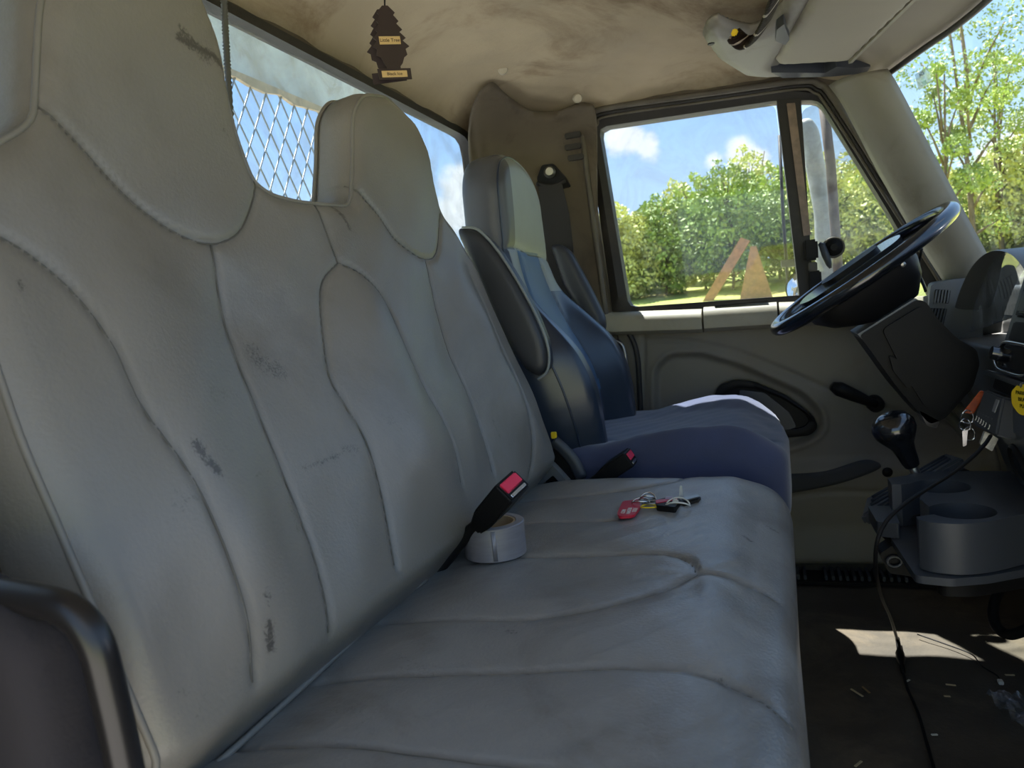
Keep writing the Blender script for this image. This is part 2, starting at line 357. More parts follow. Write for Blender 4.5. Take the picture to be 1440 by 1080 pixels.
class Pillow:
    """padded or moulded sheet: an outline in (u,v), rounded edge, thickness, seams pressed in and panels puffed between them"""
    def __init__(s, outline, R, seams=(), puff=0.0, plen=0.05, sdepth=0.003, swidth=0.003, hfun=None):
        s.o = [tuple(p) for p in outline]; s.R = R; s.seams = [np.array(q) for q in seams]; s.puff = puff; s.plen = plen; s.sd = sdepth; s.sw = swidth; s.hfun = hfun
    def fields(s, u, v):
        d, nx, ny = seg_dist(u, v, s.o, True); sgn = np.where(inside(u, v, s.o), 1, -1); return d*sgn, nx, ny
    def h(s, u, v, d):
        x = np.clip(1-np.maximum(d, 0)/s.R, 0, 1); h = -s.R+s.R*np.sqrt(1-x*x)
        ds = np.full(u.shape, 1e9)
        for q in s.seams:
            dd, _, _ = seg_dist(u, v, q, False); ds = np.minimum(ds, dd)
        s.ds = ds
        fade = np.clip(d/s.R, 0, 1)
        if len(s.seams):
            h = h-s.sd*np.exp(-(ds/s.sw)**2)*fade
        if s.puff:
            dm = np.minimum(ds, np.maximum(d, 0)*1.2); h = h+s.puff*(1-np.exp(-dm/s.plen))*fade
        if s.hfun is not None: h = h+s.hfun(u, v, d)*fade
        return h
    def hp(s, pts):
        u = np.array([p[0] for p in pts]); v = np.array([p[1] for p in pts]); d, _, _ = s.fields(u, v); return s.h(u, v, d)
    def build(s, name, mp, thick, m, parent=None, res=0.006, R2=None, attr=None):
        o = np.array(s.o); u0, v0 = o.min(0)-res*1.01; u1, v1 = o.max(0)+res*1.01
        nu = int((u1-u0)/res)+2; nv = int((v1-v0)/res)+2
        U, V = np.meshgrid(u0+np.arange(nu)*res, v0+np.arange(nv)*res, indexing='ij')
        d, nx, ny = s.fields(U, V)
        ins = d > 0.15*res
        cell = ins[:-1, :-1] | ins[1:, :-1] | ins[1:, 1:] | ins[:-1, 1:]
        U = np.where(ins, U, nx); V = np.where(ins, V, ny); dd = np.where(ins, d, 0)
        idx = np.arange(nu*nv).reshape(nu, nv)
        q = np.stack([idx[:-1, :-1][cell], idx[1:, :-1][cell], idx[1:, 1:][cell], idx[:-1, 1:][cell]], 1)
        used = np.unique(q); remap = -np.ones(nu*nv, int); remap[used] = np.arange(len(used)); q = remap[q]
        u = U.ravel()[used]; v = V.ravel()[used]; dk = dd.ravel()[used]
        hf = s.h(u, v, dk); seamat = np.exp(-(s.ds/(s.sw*0.9))**2) if len(s.seams) else np.zeros(len(u))
        r2 = R2 if R2 is not None else min(s.R, thick*0.3); x = np.clip(1-np.maximum(dk, 0)/r2, 0, 1)
        hb = -thick+r2-r2*np.sqrt(1-x*x); nV = len(u)
        if thick <= s.R: hb = np.minimum(hb, hf-0.001)
        top = np.array(mp(u, v, hf)).T; bot = np.array(mp(u, v, hb)).T
        E = {}
        e = np.concatenate([q[:, [0, 1]], q[:, [1, 2]], q[:, [2, 3]], q[:, [3, 0]]])
        key = np.sort(e, 1); kk = key[:, 0]*nV+key[:, 1]; un, ix, ct = np.unique(kk, return_index=True, return_counts=True)
        be = e[ix[ct == 1]]; be = be[be[:, 0] != be[:, 1]]
        wall = np.stack([be[:, 1], be[:, 0], be[:, 0]+nV, be[:, 1]+nV], 1)
        F = np.concatenate([q, q[:, ::-1]+nV, wall])
        ob = link_mesh(name, np.concatenate([top, bot]), F, m, parent, True, recalc=True)
        if len(ob.data.vertices) == 2*nV:
            a = ob.data.attributes.new('seamline', 'FLOAT', 'POINT'); a.data.foreach_set('value', np.concatenate([seamat, seamat*0]).astype(np.float32))
            if attr is not None:
                b = ob.data.attributes.new('scuff', 'FLOAT', 'POINT'); b.data.foreach_set('value', np.concatenate([attr(u, v), np.zeros(nV)]).astype(np.float32))
        return ob
def text_mesh(name, s, size, mtx, m, parent=None, extrude=0.0002, align='CENTER'):
    cu = bpy.data.curves.new(name, 'FONT'); cu.body = s; cu.size = size; cu.extrude = extrude; cu.align_x = align; cu.align_y = 'CENTER'
    t = bpy.data.objects.new(name+'_src', cu); C.objects.link(t); bpy.context.view_layer.update()
    me = bpy.data.meshes.new_from_object(t.evaluated_get(bpy.context.evaluated_depsgraph_get())); bpy.data.objects.remove(t); bpy.data.curves.remove(cu)
    me.name = name; me.materials.clear(); me.materials.append(m); me.transform(mtx)
    o = bpy.data.objects.new(name, me); C.objects.link(o)
    if parent is not None: o.parent = parent
    return o
def frame_mtx(o, x, y):
    x = Vector(x).normalized(); z = x.cross(Vector(y)).normalized(); y = z.cross(x)
    return Matrix(((x.x, y.x, z.x, o[0]), (x.y, y.y, z.y, o[1]), (x.z, y.z, z.z, o[2]), (0, 0, 0, 1)))
def sstep(x, a, b):
    t = np.clip((x-a)/(b-a), 0, 1); return t*t*(3-2*t)
def wob(u, v, f=1.0, s=0):
    return (np.sin(u*11*f+1.3+s)*np.sin(v*13*f+.7*s)+0.6*np.sin(u*23*f+v*17*f+s)+0.4*np.sin(u*41*f-v*37*f+2*s))/2

# ================================================================== SETTING
YW = 1.98        # inner face of the driver door
XR = -0.70       # rear wall
FZ = 0.03        # floor
# floor
def flz(X, Y): return FZ-0.006+0.004*wob(X, Y, 1.2)
gx = np.linspace(-0.72, 0.95, 90); gy = np.linspace(-0.12, 2.02, 110); GX, GY = np.meshgrid(gx, gy, indexing='ij')
def grid(name, X, Y, Z, m, parent=None, thick=None, up=1):
    a, b = X.shape; V = np.stack([X.ravel(), Y.ravel(), Z.ravel()], 1); idx = np.arange(a*b).reshape(a, b)
    q = np.stack([idx[:-1, :-1].ravel(), idx[1:, :-1].ravel(), idx[1:, 1:].ravel(), idx[:-1, 1:].ravel()], 1)
    if thick is not None:
        n = len(V); V2 = V.copy(); V2 += np.array(thick); 
        bi = np.concatenate([idx[:, 0], idx[-1, 1:], idx[-2::-1, -1], idx[0, -2:0:-1]]); nb = np.roll(bi, -1)
        wl = np.stack([nb, bi, bi+n, nb+n], 1); q = np.concatenate([q, q[:, ::-1]+n, wl]); V = np.concatenate([V, V2])
    return link_mesh(name, V, q, m, parent, True, recalc=True)
o = grid('floor', GX, GY, flz(GX, GY), FLOORM, thick=(0, 0, -0.05)); o['kind'] = 'structure'

# headliner
def ceil_z(X, Y):
    base = 1.315
    e = 0.075*np.exp(-np.maximum(0, X-XR)/0.06)+0.055*np.exp(-np.maximum(0, 1.97-Y)/0.07)
    fr = 0.07*sstep(X, 0.02, 0.36)
    return base-e-fr+0.006*wob(X, Y, 0.9)+0.004*wob(X, Y, 2.1, 2)
cx = np.linspace(XR-0.01, 0.22, 90); cy = np.linspace(-0.25, 1.985, 150); CX, CY = np.meshgrid(cx, cy, indexing='ij')
o = grid('ceiling', CX, CY, ceil_z(CX, CY), HEAD, thick=(0, 0, 0.05)); o['kind'] = 'structure'

# rear wall with window opening: four slabs around a rounded opening
rw = struct('wall_rear', (XR, 0.9, 0))
RWo = [(-0.25, 0.0), (2.0, 0.0), (2.0, 1.33), (-0.25, 1.33)]
RWi = roundpoly([(-0.10, 0.66), (1.86, 0.66), (1.86, 1.232), (-0.10, 1.232)], 0.07)
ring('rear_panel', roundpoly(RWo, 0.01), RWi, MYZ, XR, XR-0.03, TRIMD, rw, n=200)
ring('window_seal', resample(RWi, 120)*1.0, [((y-0.88)*0.985+0.88, (z-0.946)*0.945+0.946) for y, z in RWi], MYZ, XR+0.008, XR-0.02, RUBBER, rw, n=200)
settle(rw)
w3 = prism('window_3', [((y-0.88)*0.99+0.88, (z-0.946)*0.97+0.946) for y, z in RWi], MYZ, XR-0.012, XR-0.016, GLASSR, None, 0); w3['kind'] = 'structure'

# side wall (body) around the door: behind the seat and above the door
LW = [(-0.74, 0.0)] + [(-0.30, 0.0)] + xz([(893, 600), (880, 520), (858, 440), (820, 200), (828, 168), (846, 152)], 1.96) + xz([(1000, 130), (1128, 113), (1168, 132), (1255, 262)], 1.96) + [(0.27, 1.19), (0.24, 1.34), (-0.74, 1.34)]
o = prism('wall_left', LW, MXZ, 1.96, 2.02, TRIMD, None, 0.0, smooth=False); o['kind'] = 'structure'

# body side behind the passenger door opening
RWp = [(-0.74, 0.0), (-0.34, 0.0), (-0.345, 0.50), (-0.375, 0.75), (-0.40, 1.20), (-0.37, 1.26), (0.22, 1.24), (0.24, 1.34), (-0.74, 1.34)]
o = prism('wall_right', RWp, MXZ, 0.08, 0.14, TRIMD, None, 0.0, smooth=False); o['kind'] = 'structure'
# rear corner trim, folded between rear wall, side wall and roof
def cmap(u, v, h):
    # u runs along the corner (0 rear wall, 1 side wall)
    t = np.clip(u, 0.0, 1.3); k = np.clip((v-1.16)/0.145, 0, 1.4)**2; k2 = np.clip(t/0.8, 0, 1)
    X = XR+0.012+0.36*t**1.25+k*(0.10*(1-k2)+0.02*k2); Y = 1.80+0.155*sstep(t, -0.1, 0.75)-k*(0.20*(1-k2)+0.07*k2)
    return (X+h*0.6, Y-h*0.8, v)
CT = [(0.0, 0.50), (0.0, 1.20), (0.02, 1.25), (0.10, 1.285), (0.20, 1.302), (0.30, 1.285), (0.46, 1.262), (0.62, 1.262), (0.78, 1.278), (0.87, 1.268), (0.88, 1.22), (0.84, 1.0), (0.86, 0.50)]
ct = Pillow(roundpoly(CT, 0.03), 0.006, seams=[[(0.16, 1.17), (0.24, 1.12), (0.27, 1.05)], [(0.05, 1.22), (0.12, 1.10), (0.14, 0.98)]], sdepth=0.006, swidth=0.02)
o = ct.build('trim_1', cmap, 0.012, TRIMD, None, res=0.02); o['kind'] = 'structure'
for k, (px, py) in enumerate([(707, 98), (812, 138)]):
    pp = at(px, py, 'Y', 1.66 if k == 0 else 1.865)
    tag(lathe('trim_clip', [(0, 0.006), (0.009, 0.005), (0.012, 0.0), (0.010, -0.012), (0, -0.012)], mat('clip_plastic_%d' % k, lin((186, 176, 150)), 0.5), None, 16, axis_mtx(pp, (0.4, -0.8, -0.3))),
        ['pale oval push clip at the peak of the rear corner trim', 'pale round push clip on the corner trim next to the door frame'][k], 'clip')

for k, (px, py) in enumerate([(806, 190), (806, 206), (810, 221)]):
    q = at(px, py, 'Y', 1.925); prism('trim_slot', roundpoly([(q[0]-0.022, q[2]-0.007), (q[0]+0.020, q[2]-0.007), (q[0]+0.020, q[2]+0.007), (q[0]-0.022, q[2]+0.007)], 0.005), MXZ, 1.922, 1.93, RUBBER, bpy.data.objects['trim_1'], 0.001)
o = box('trim_6', (0.56, 2.0, 0.36), (0.34, 0.03, 0.74), DOORM, None, 0.004); o['kind'] = 'structure'
o = box('wall_front', (0.70, 0.95, 0.36), (0.04, 2.1, 0.74), RUBBER, None, 0.004); o['kind'] = 'structure'
# A pillar inner trim
pin = np.array([at(a, b, 'Y', 1.93) for a, b in [(1168, 118), (1190, 150), (1240, 245), (1295, 340), (1350, 425)]])
pout = np.array([at(a, b, 'Y', 1.845) for a, b in [(1247, 98), (1262, 122), (1303, 200), (1345, 280), (1392, 368)]])
Vp = []; Fp = []
A_ = catmull(pin, 4); B_ = catmull(pout, 4); K = 10
for i in range(len(A_)):
    for k in range(K+1):
        t = k/K; p = A_[i]*(1-t)+B_[i]*t; b = 0.035*math.sin(PI*min(1, t*1.0))**0.8; p = p+np.array([-0.35, -1, 0])*b*0.8
        if k == K: p = p+np.array([0.02, 0.03, 0])*0
        Vp.append(p)
for i in range(len(A_)-1):
    for k in range(K): Fp.append((i*(K+1)+k, i*(K+1)+k+1, (i+1)*(K+1)+k+1, (i+1)*(K+1)+k))
o = link_mesh('trim_2', Vp, Fp, TRIM, None, True); sm = o.modifiers.new('thickness', 'SOLIDIFY'); sm.thickness = 0.006; sm.offset = -1; o['kind'] = 'structure'

# windshield + header
hd = [(0.16, 2.02), (0.285, 1.90), (0.33, 1.735), (0.366, 1.615), (0.389, 1.49), (0.41, 1.3), (0.425, 1.0), (0.425, 0.8), (0.41, 0.5), (0.366, 0.2), (0.285, -0.08)]
top = catmull([(x, y, 1.203) for x, y in hd[1:]], 6)
botc = catmull([(x+0.185+0.0*(y), y*1.0+(y-0.9)*0.02, 0.70) for x, y in hd[1:]], 6)
V = []; F = []; K = 14; n = len(top)
for i in range(n):
    for k in range(K+1):
        t = k/K; p = top[i]*(1-t)+botc[i]*t; p = p+np.array([0.02*math.sin(PI*t), 0, 0]); V.append(p)
for i in range(n-1):
    for k in range(K): F.append((i*(K+1)+k, (i+1)*(K+1)+k, (i+1)*(K+1)+k+1, i*(K+1)+k+1))
o = link_mesh('window_4', V, F, GLASSW, None, True); o['kind'] = 'structure'
edge = [V[i*(K+1)] for i in range(n)][::-1]+[V[k] for k in range(K+1)]
o = tube('trim_3', [np.array(p)+np.array([-0.004, -0.001, 0]) for p in edge], 0.006, RUBBER, None, 6); o['kind'] = 'structure'
# header lining between visors and windshield
V = []; F = []; hc = catmull([(x, y, 1.21) for x, y in [(0.250, 1.955)]+hd[1:]], 6)
for i, p in enumerate(hc):
    for k in range(7):
        t = k/6; x = 0.10*(1-t)+p[0]*t if p[1] < 1.75 else (0.10*(1-t)+p[0]*t)
        V.append((x, p[1], 1.262*(1-t)+p[2]*t+0.016*math.sin(PI*t)))
for i in range(len(hc)-1):
    for k in range(6): F.append((i*7+k, i*7+k+1, (i+1)*7+k+1, (i+1)*7+k))
o = link_mesh('trim_4', V, F, VISOR, None, True); sm = o.modifiers.new('thickness', 'SOLIDIFY'); sm.thickness = 0.008; o['kind'] = 'structure'

# ------------------------------------------------------------------ driver door
door = struct('door_1', (0.0, YW, 0.05))
Wp = xz([(843, 180), (1090, 143), (1125, 415), (885, 432)], 1.99)
Vp_ = xz([(1127, 152), (1152, 142), (1262, 320), (1312, 424), (1142, 424)], 1.99)
Wg = roundpoly(Wp, 0.022); Vg = roundpoly(Vp_, [0.02, 0.02, 0.2, 0.02, 0.02])
Fo = roundpoly(xz([(822, 166), (846, 151), (1000, 130), (1128, 113), (1168, 132), (1262, 273), (1345, 408), (1358, 440), (862, 452)], 1.965), [0.02, 0.02, 0, 0.05, 0.06, 0.3, 0.1, 0.01, 0.01])
Fi = roundpoly(xz([(843, 180), (1090, 143), (1152, 142), (1262, 320), (1312, 424), (1125, 415), (885, 432)], 1.99), [0.02, 0, 0.02, 0.2, 0.02, 0, 0.02])
ring('window_frame', Fo, Fi, MXZ, 1.972, 2.03, RUBBER, door, n=160, bev=0.008)
# lighter seal lip and dark groove that follow the aperture
for (px_off, r, mm, nm, yy) in ((0, 0.0075, SEAL, 'door_seal', 1.955), (1, 0.004, RUBBER, 'door_seal_lip', 1.962), (2, 0.0035, SEAL, 'glass_run', 1.968)):
    base = [(884, 600), (868, 520), (852, 440), (822, 215), (821, 185), (830, 166), (848, 153), (1000, 131), (1125, 114), (1152, 119), (1172, 139), (1262, 279), (1340, 402), (1352, 430)]
    cxp, cyp = 1010, 330; sc_ = (1.0, 0.968, 0.945)[px_off]
    pts = [at(cxp+(a-cxp)*sc_, cyp+(b-cyp)*sc_, 'Y', yy) for a, b in base]
    if px_off: pts = pts[3:]
    tube(nm, catmull(pts, 5), r, mm, door, 8)
prism('divider_bar', roundpoly(xz([(1092, 143), (1126, 140), (1144, 420), (1124, 418)], 1.985), 0.004), MXZ, 1.972, 2.02, RUBBER, door, 0.003)
prism('glass_channel', roundpoly(xz([(1106, 146), (1118, 145), (1140, 330), (1130, 332)], 1.97), 0.002), MXZ, 1.966, 1.975, mat('rusty_channel', lin((128, 108, 92)), 0.5, var=0.3, vscale=30), door, 0.001)
# belt cap pieces along the sill
def capprof(a, b, nm, m, lift=0.0, grip=False):
    s0 = at(*a, 'Y', 1.985); s1 = at(*b, 'Y', 1.985)
    prof = [(1.995, 0.0), (1.985, 0.006), (1.955, 0.004+lift), (1.935, -0.006+lift), (1.925, -0.022), (1.928, -0.045), (1.945, -0.055), (1.995, -0.055)]
    V = [(s0[0], y, s0[2]+z) for y, z in prof]+[(s1[0], y, s1[2]+z) for y, z in prof]
    n = len(prof); F = [tuple(range(n)), tuple(range(2*n-1, n-1, -1))]+[(i, i+n, (i+1) % n+n, (i+1) % n) for i in range(n)]
    bm = bmesh.new(); vv = [bm.verts.new(v) for v in V]
    for f in F: bm.faces.new([vv[i] for i in f])
    bmesh.ops.bevel(bm, geom=[e for e in bm.edges if e.calc_face_angle(0) > 0.3], offset=0.003, segments=2, affect='EDGES', clamp_overlap=True)
    return obj_bm(nm, bm, m, door, True, 40)
capprof((850, 442), (988, 437), 'sill_cap', DOORL)
capprof((991, 436), (1092, 429), 'sill_cap', DOORL, 0.004)
capprof((1095, 428), (1340, 418), 'sill_cap', DOORL)
g0 = at(1005, 434, 'Y', 1.955); g1 = at(1080, 430, 'Y', 1.955)
prism('sill_slot', [(g0[0], 1.948), (g1[0], 1.948), (g1[0], 1.958), (g0[0], 1.958)], lambda u, v, t: (u, v, t), g0[2]+0.006, g0[2]+0.009, BLACK, door, 0.001)
# moulded lower panel
DP = xz([(850, 442), (1350, 425), (1420, 700), (1420, 792), (1113, 792), (905, 790), (893, 600), (868, 480)], YW)
crease = [xz([(905, 470), (906, 600), (905, 700)], YW), [tuple(p) for p in catmull(xz([(907, 478), (960, 479), (1010, 488), (1060, 503), (1120, 528), (1190, 556), (1300, 590), (1400, 612)], YW), 5)],
          [tuple(p) for p in catmull(xz([(1100, 700), (1160, 690), (1240, 690), (1340, 690)], YW), 5)]]
inset = roundpoly(xz([(921, 640), (920, 520), (940, 498), (985, 496), (1040, 512), (1130, 552), (1156, 580), (1158, 606), (1140, 620), (1080, 640)], YW), 0.02)
cup = roundpoly(xz([(1003, 560), (1010, 542), (1032, 534), (1060, 537), (1105, 556), (1142, 583), (1151, 600), (1140, 612), (1100, 616), (1030, 600)], YW), 0.015)
pocket = catmull(xz([(1075, 668), (1105, 665), (1160, 661), (1215, 645), (1238, 655), (1200, 672), (1150, 685), (1075, 695)], YW), 5, True)
inset_l = [tuple(p) for p in inset]
def doorh(u, v, d):
    a, _, _ = seg_dist(u, v, inset_l, True); ins = inside(u, v, inset_l); sdv = np.where(ins, a, -a)
    h = -0.014*sstep(sdv, -0.002, 0.012)+0.005*np.exp(-((sdv+0.006)/0.004)**2)
    c, _, _ = seg_dist(u, v, [tuple(p) for p in cup], True); ci = inside(u, v, [tuple(p) for p in cup]); h = np.where(ci, h-0.012*sstep(c, 0, 0.008), h)
    low = sstep(v, 0.16, 0.06); h = h+0.02*low*sstep(v, 0.03, 0.07)
    lower = np.where(v < 0.33, 0.012*sstep(v, 0.33, 0.29), 0)
    return h+lower
dp = Pillow([tuple(p) for p in roundpoly(DP, 0.01)], 0.008, seams=crease, sdepth=0.006, swidth=0.004, hfun=doorh)
dp.build('door_panel', lambda u, v, h: (u, YW-h, v), 0.03, DOORM, door, res=0.006)
# black release recess
cp = [tuple(p) for p in cup]
cc = np.mean(cup, 0)
ring('release_bezel', cup*1.0, [(cc[0]+(p[0]-cc[0])*0.84, cc[1]+(p[1]-cc[1])*0.74) for p in cup], MXZ, YW-0.006, YW+0.02, BLACK, door, n=90, bev=0.003)
prism('release_cup', [(cc[0]+(p[0]-cc[0])*0.9, cc[1]+(p[1]-cc[1])*0.84) for p in cup], MXZ, YW+0.0095, YW+0.012, BLACK, door, 0)
prism('release_lever', roundpoly(xz([(1040, 548), (1075, 552), (1110, 580), (1120, 600), (1105, 606), (1070, 584), (1040, 570)], YW), 0.006), MXZ, YW-0.003, YW+0.008, DARKG, door, 0.003)
kp = Pillow([tuple(p) for p in pocket], 0.006); kp.build('kick_pad', lambda u, v, h: (u, YW-0.019-h, v), 0.012, mat('dark_carpet', lin((64, 66, 70)), 0.95, bump=0.6, bscale=700), door, res=0.006)
lathe('panel_plug', [(0, 0.004), (0.009, 0.003), (0.012, 0), (0, -0.006)], BLACK, door, 16, axis_mtx(at(1248, 664, 'Y', YW-0.016), (0, -1, 0)))
# window crank
c0 = at(1232, 569, 'Y', 1.945); c1 = at(1180, 547, 'Y', 1.93)
tube('window_crank', [c0, c0*0.75+c1*0.25, c0*0.4+c1*0.6, c1, c1+(c1-c0)*0.2], [0.014, 0.016, 0.021, 0.024, 0.014], BLACK, door, 14, flat=0.75)
lathe('crank_hub', [(0, 0.03), (0.014, 0.028), (0.019, 0.02), (0.02, -0.02), (0, -0.02)], BLACK, door, 20, axis_mtx((c0[0], 1.965, c0[2]), (0, -1, 0)))
# vent window latch: grommet on the glass, handle on the bar
lp = at(1172, 348, 'Y', 1.975)
lat = lathe('vent_latch', [(0, 0.016), (0.008, 0.016), (0.012, 0.012), (0.020, 0.010), (0.026, 0.004), (0.026, -0.004), (0, -0.004)], BLACK, door, 24, axis_mtx(lp, (0, -1, 0)))
ring_pts = [lp+np.array([0.023*math.cos(a), -0.008, 0.023*math.sin(a)]) for a in np.linspace(0, 2*PI, 24, endpoint=False)]
tube('grommet_ring', ring_pts, 0.0025, SEAL, door, 6, closed=True)
h0 = at(1156, 345, 'Y', 1.955); h1 = at(1166, 372, 'Y', 1.95)
tube('latch_handle', [h0+np.array([-0.006, 0, 0.006]), h0, h0*0.5+h1*0.5, h1, h1+(h1-h0)*0.2], [0.006, 0.011, 0.013, 0.010, 0.005], DARKG, door, 12, flat=0.7)
box('latch_block', at(1140, 352, 'Y', 1.965), (0.032, 0.03, 0.05), BLACK, door, 0.005)
box('hinge_block', at(1146, 395, 'Y', 1.97), (0.03, 0.02, 0.05), BLACK, door, 0.004)
box('hinge_plate', at(1143, 375, 'Y', 1.962), (0.02, 0.012, 0.022), SEAL, door, 0.002)
# chrome strike and jamb strip at the rear edge of the door
tube('jamb_rod', catmull([at(a, b, 'Y', 1.95) for a, b in [(862, 478), (874, 484), (880, 505), (884, 560), (888, 620)]], 5), 0.005, STEEL, door, 8)
tube('jamb_seal', catmull([at(a, b, 'Y', 1.95) for a, b in [(864, 455), (884, 468), (896, 500), (900, 560), (903, 620)]], 5), 0.007, RUBBER, door, 8)
settle(door)
w1 = prism('window_1', [tuple(p) for p in Wg], MXZ, 2.008, 2.012, GLASS, None, 0); w1['kind'] = 'structure'
w2 = prism('window_2', [tuple(p) for p in Vg], MXZ, 2.008, 2.012, GLASSV, None, 0); w2['kind'] = 'structure'

# step well grating beside the floor
gr = thing('step_grating', 'black ribbed sill grating at the foot of the driver door', 'grating', (0.13, 1.93, 0.04))
box('base', (0.14, 1.925, FZ+0.004), (0.62, 0.085, 0.008), BLACK, gr, 0.002)
rib = None
for i in range(38):
    x = -0.155+i*0.0160
    if i in (14, 15, 28): continue
    if rib is None:
        rib = box('rib', (0, 0, 0), (0.007, 0.066, 0.012), DARKG, gr, 0.0015); rib.location = (x, 1.925, FZ+0.014)
    else:
        c = rib.copy(); C.objects.link(c); c.location = (x, 1.925, FZ+0.014)
settle(gr)
o = box('trim_5', (0.20, 1.972, 0.045), (0.9, 0.016, 0.05), RUBBER, None, 0.004); o['kind'] = 'structure'

# ================================================================== BENCH SEAT
def Xf(z): return -0.372-0.33*(0.445-0.06*np.log1p(np.exp((0.445-(z-0.49))/0.06)))-0.05*sstep(z, 0.50, 0.435)
def onb(p):
    z = 0.7
    for _ in range(50):
        q = at(p[0], p[1], 'X', float(Xf(np.array(z)))); z = 0.6*z+0.4*q[2]
    return (float(q[1]), float(q[2]))
def sb(pts, n=5): return [tuple(p) for p in catmull([onb(p) for p in pts], n)]
bench = thing('bench_seat', 'wide grey vinyl passenger bench with two tall built-in headrests, nearest seat', 'seat', (-0.2, 0.8, FZ))
# outline in (Y,z), clockwise from the near lower corner; corners pushed out by the edge rounding
rt = [onb(p) for p in [(250, 0), (290, 25), (315, 60), (325, 130), (345, 200), (365, 250), (385, 264), (420, 274), (450, 277)]]
fl = [onb(p) for p in [(498, 268), (497, 215), (497, 150), (512, 124), (545, 128), (580, 165), (600, 210), (612, 260), (625, 300), (640, 318)]]
print('RT', np.round(rt, 3).tolist()); print('FL', np.round(fl, 3).tolist())
_nl = lambda a, b: (onb((a, b))[0]-0.008, onb((a, b))[1]+0.002)
BO = [(0.335, 0.43), (0.330, 0.55), (0.327, 0.70), (0.335, 0.83), (0.362, 0.890), _nl(12, 190), _nl(40, 176), _nl(58, 158), _nl(60, 90), _nl(64, 0), _nl(85, -75), (0.53, 1.138), (0.58, 1.142)]
BO += [(0.64, 1.128)] + rt[2:8] + [(fl[0][0]-0.022, 0.921), (fl[0][0]-0.006, 0.936)] + fl[1:]
BO += [(1.262, 0.85), (1.272, 0.76), (1.276, 0.64), (1.270, 0.52), (1.255, 0.45), (1.22, 0.43)]
BO = [tuple(p) for p in roundpoly(BO, 0.02, 4)]
bseams = [sb([(-60, 305), (0, 330), (60, 370), (110, 420), (150, 485), (172, 540), (190, 580), (250, 680), (290, 770), (330, 880), (350, 960)]),
          sb([(60, 148), (100, 190), (150, 245), (200, 295), (250, 328), (298, 343), (335, 328), (355, 290), (363, 245)]),
          sb([(298, 343), (320, 420), (345, 500), (360, 545), (390, 630), (430, 750), (450, 830), (459, 890)]),
          sb([(475, 370), (455, 395), (452, 440), (463, 520), (480, 560), (510, 620), (535, 700), (553, 795)]),
          sb([(475, 370), (505, 385), (535, 420), (560, 480), (585, 540), (620, 610), (640, 680)]),
          sb([(475, 370), (460, 325), (445, 280)]),
          sb([(496, 258), (530, 300), (560, 340), (600, 364), (615, 352), (619, 300)]),
          sb([(600, 364), (620, 430), (640, 500), (660, 550), (676, 600), (690, 665)]),
          sb([(660, 385), (680, 440), (700, 500), (722, 560), (742, 640), (742, 672)])]
def bh(u, v, d):
    h = 0.008*np.exp(-((v-0.60)/0.09)**2)                      # lumbar roll
    for c, s in ((0.45, 0.05), (1.17, 0.05)): h = h+0.012*np.exp(-((u-c)/s)**2)*sstep(v, 0.88, 0.70)*sstep(v, 0.46, 0.55)
    h = h+0.014*np.exp(-((u-0.80)/0.07)**2)*sstep(v, 0.86, 0.74)*sstep(v, 0.5, 0.6)
    h = h-0.012*np.exp(-((u-0.60)/0.08)**2)*sstep(v, 0.86, 0.76)*sstep(v, 0.5, 0.6)-0.010*np.exp(-((u-1.02)/0.07)**2)*sstep(v, 0.86, 0.76)*sstep(v, 0.5, 0.6)
    for c in (0.59, 1.07): h = h+0.012*np.exp(-((u-c)/0.10)**2-((v-1.03)/0.09)**2)
    return h+0.0022*wob(u, v, 1.6)
bp = Pillow(BO, 0.024, seams=bseams, puff=0.006, plen=0.035, sdepth=0.0030, swidth=0.0030, hfun=bh)
bmap = lambda u, v, h: (Xf(v)+h*0.97, u, v+h*0.12)
marks = [([(232, 60), (250, 72), (285, 85), (318, 120)], 0.006, 1.0), ([(235, 50), (262, 76)], .006, .9), ([(262, 78), (275, 88)], 0.010, .8), ([(300, 182), (312, 194)], 0.004, .7), ([(470, 290), (480, 305), (488, 322)], 0.006, 1.0), ([(250, 628), (262, 648), (280, 668)], 0.006, 1.0),
         ([(365, 495), (385, 512), (400, 520)], 0.016, 0.65), ([(275, 560), (330, 550)], 0.010, 0.45), ([(425, 660), (475, 640)], 0.005, 0.65), ([(345, 672), (375, 662)], .004, .5), ([(495, 630), (480, 632)], 0.008, 0.6), ([(355, 880), (362, 912)], 0.006, 0.9),
         ([(405, 705), (415, 745)], .008, .5), ([(345, 835), (350, 848)], 0.005, .7), ([(25, 398), (30, 412)], .004, .8), ([(228, 705), (245, 700)], 0.016, .45), ([(520, 590), (545, 600)], 0.014, .4), ([(700, 615), (690, 590)], .004, .6), ([(240, 985), (260, 1000)], .02, .35)]
mk = [([onb(p) for p in pts], wd, a) for pts, wd, a in marks]
def battr(u, v):
    r = np.zeros(u.shape)
    for pts, wd, a in mk:
        d, _, _ = seg_dist(u, v, pts, False); r = np.maximum(r, a*np.exp(-(d/wd)**2))
    return r
bp.build('backrest', bmap, 0.075, LEATHER, bench, res=0.0045, attr=battr)
def curve_on(pl, mp, pts, lift): 
    h = pl.hp(pts); return [mp(np.array(p[0]), np.array(p[1]), hh+lift) for p, hh in zip(pts, h)]
for s_ in bseams:
    tube('seam', [np.array([float(c) for c in p]) for p in curve_on(bp, bmap, s_, 0.0009)], 0.0010, THREAD, bench, 6)
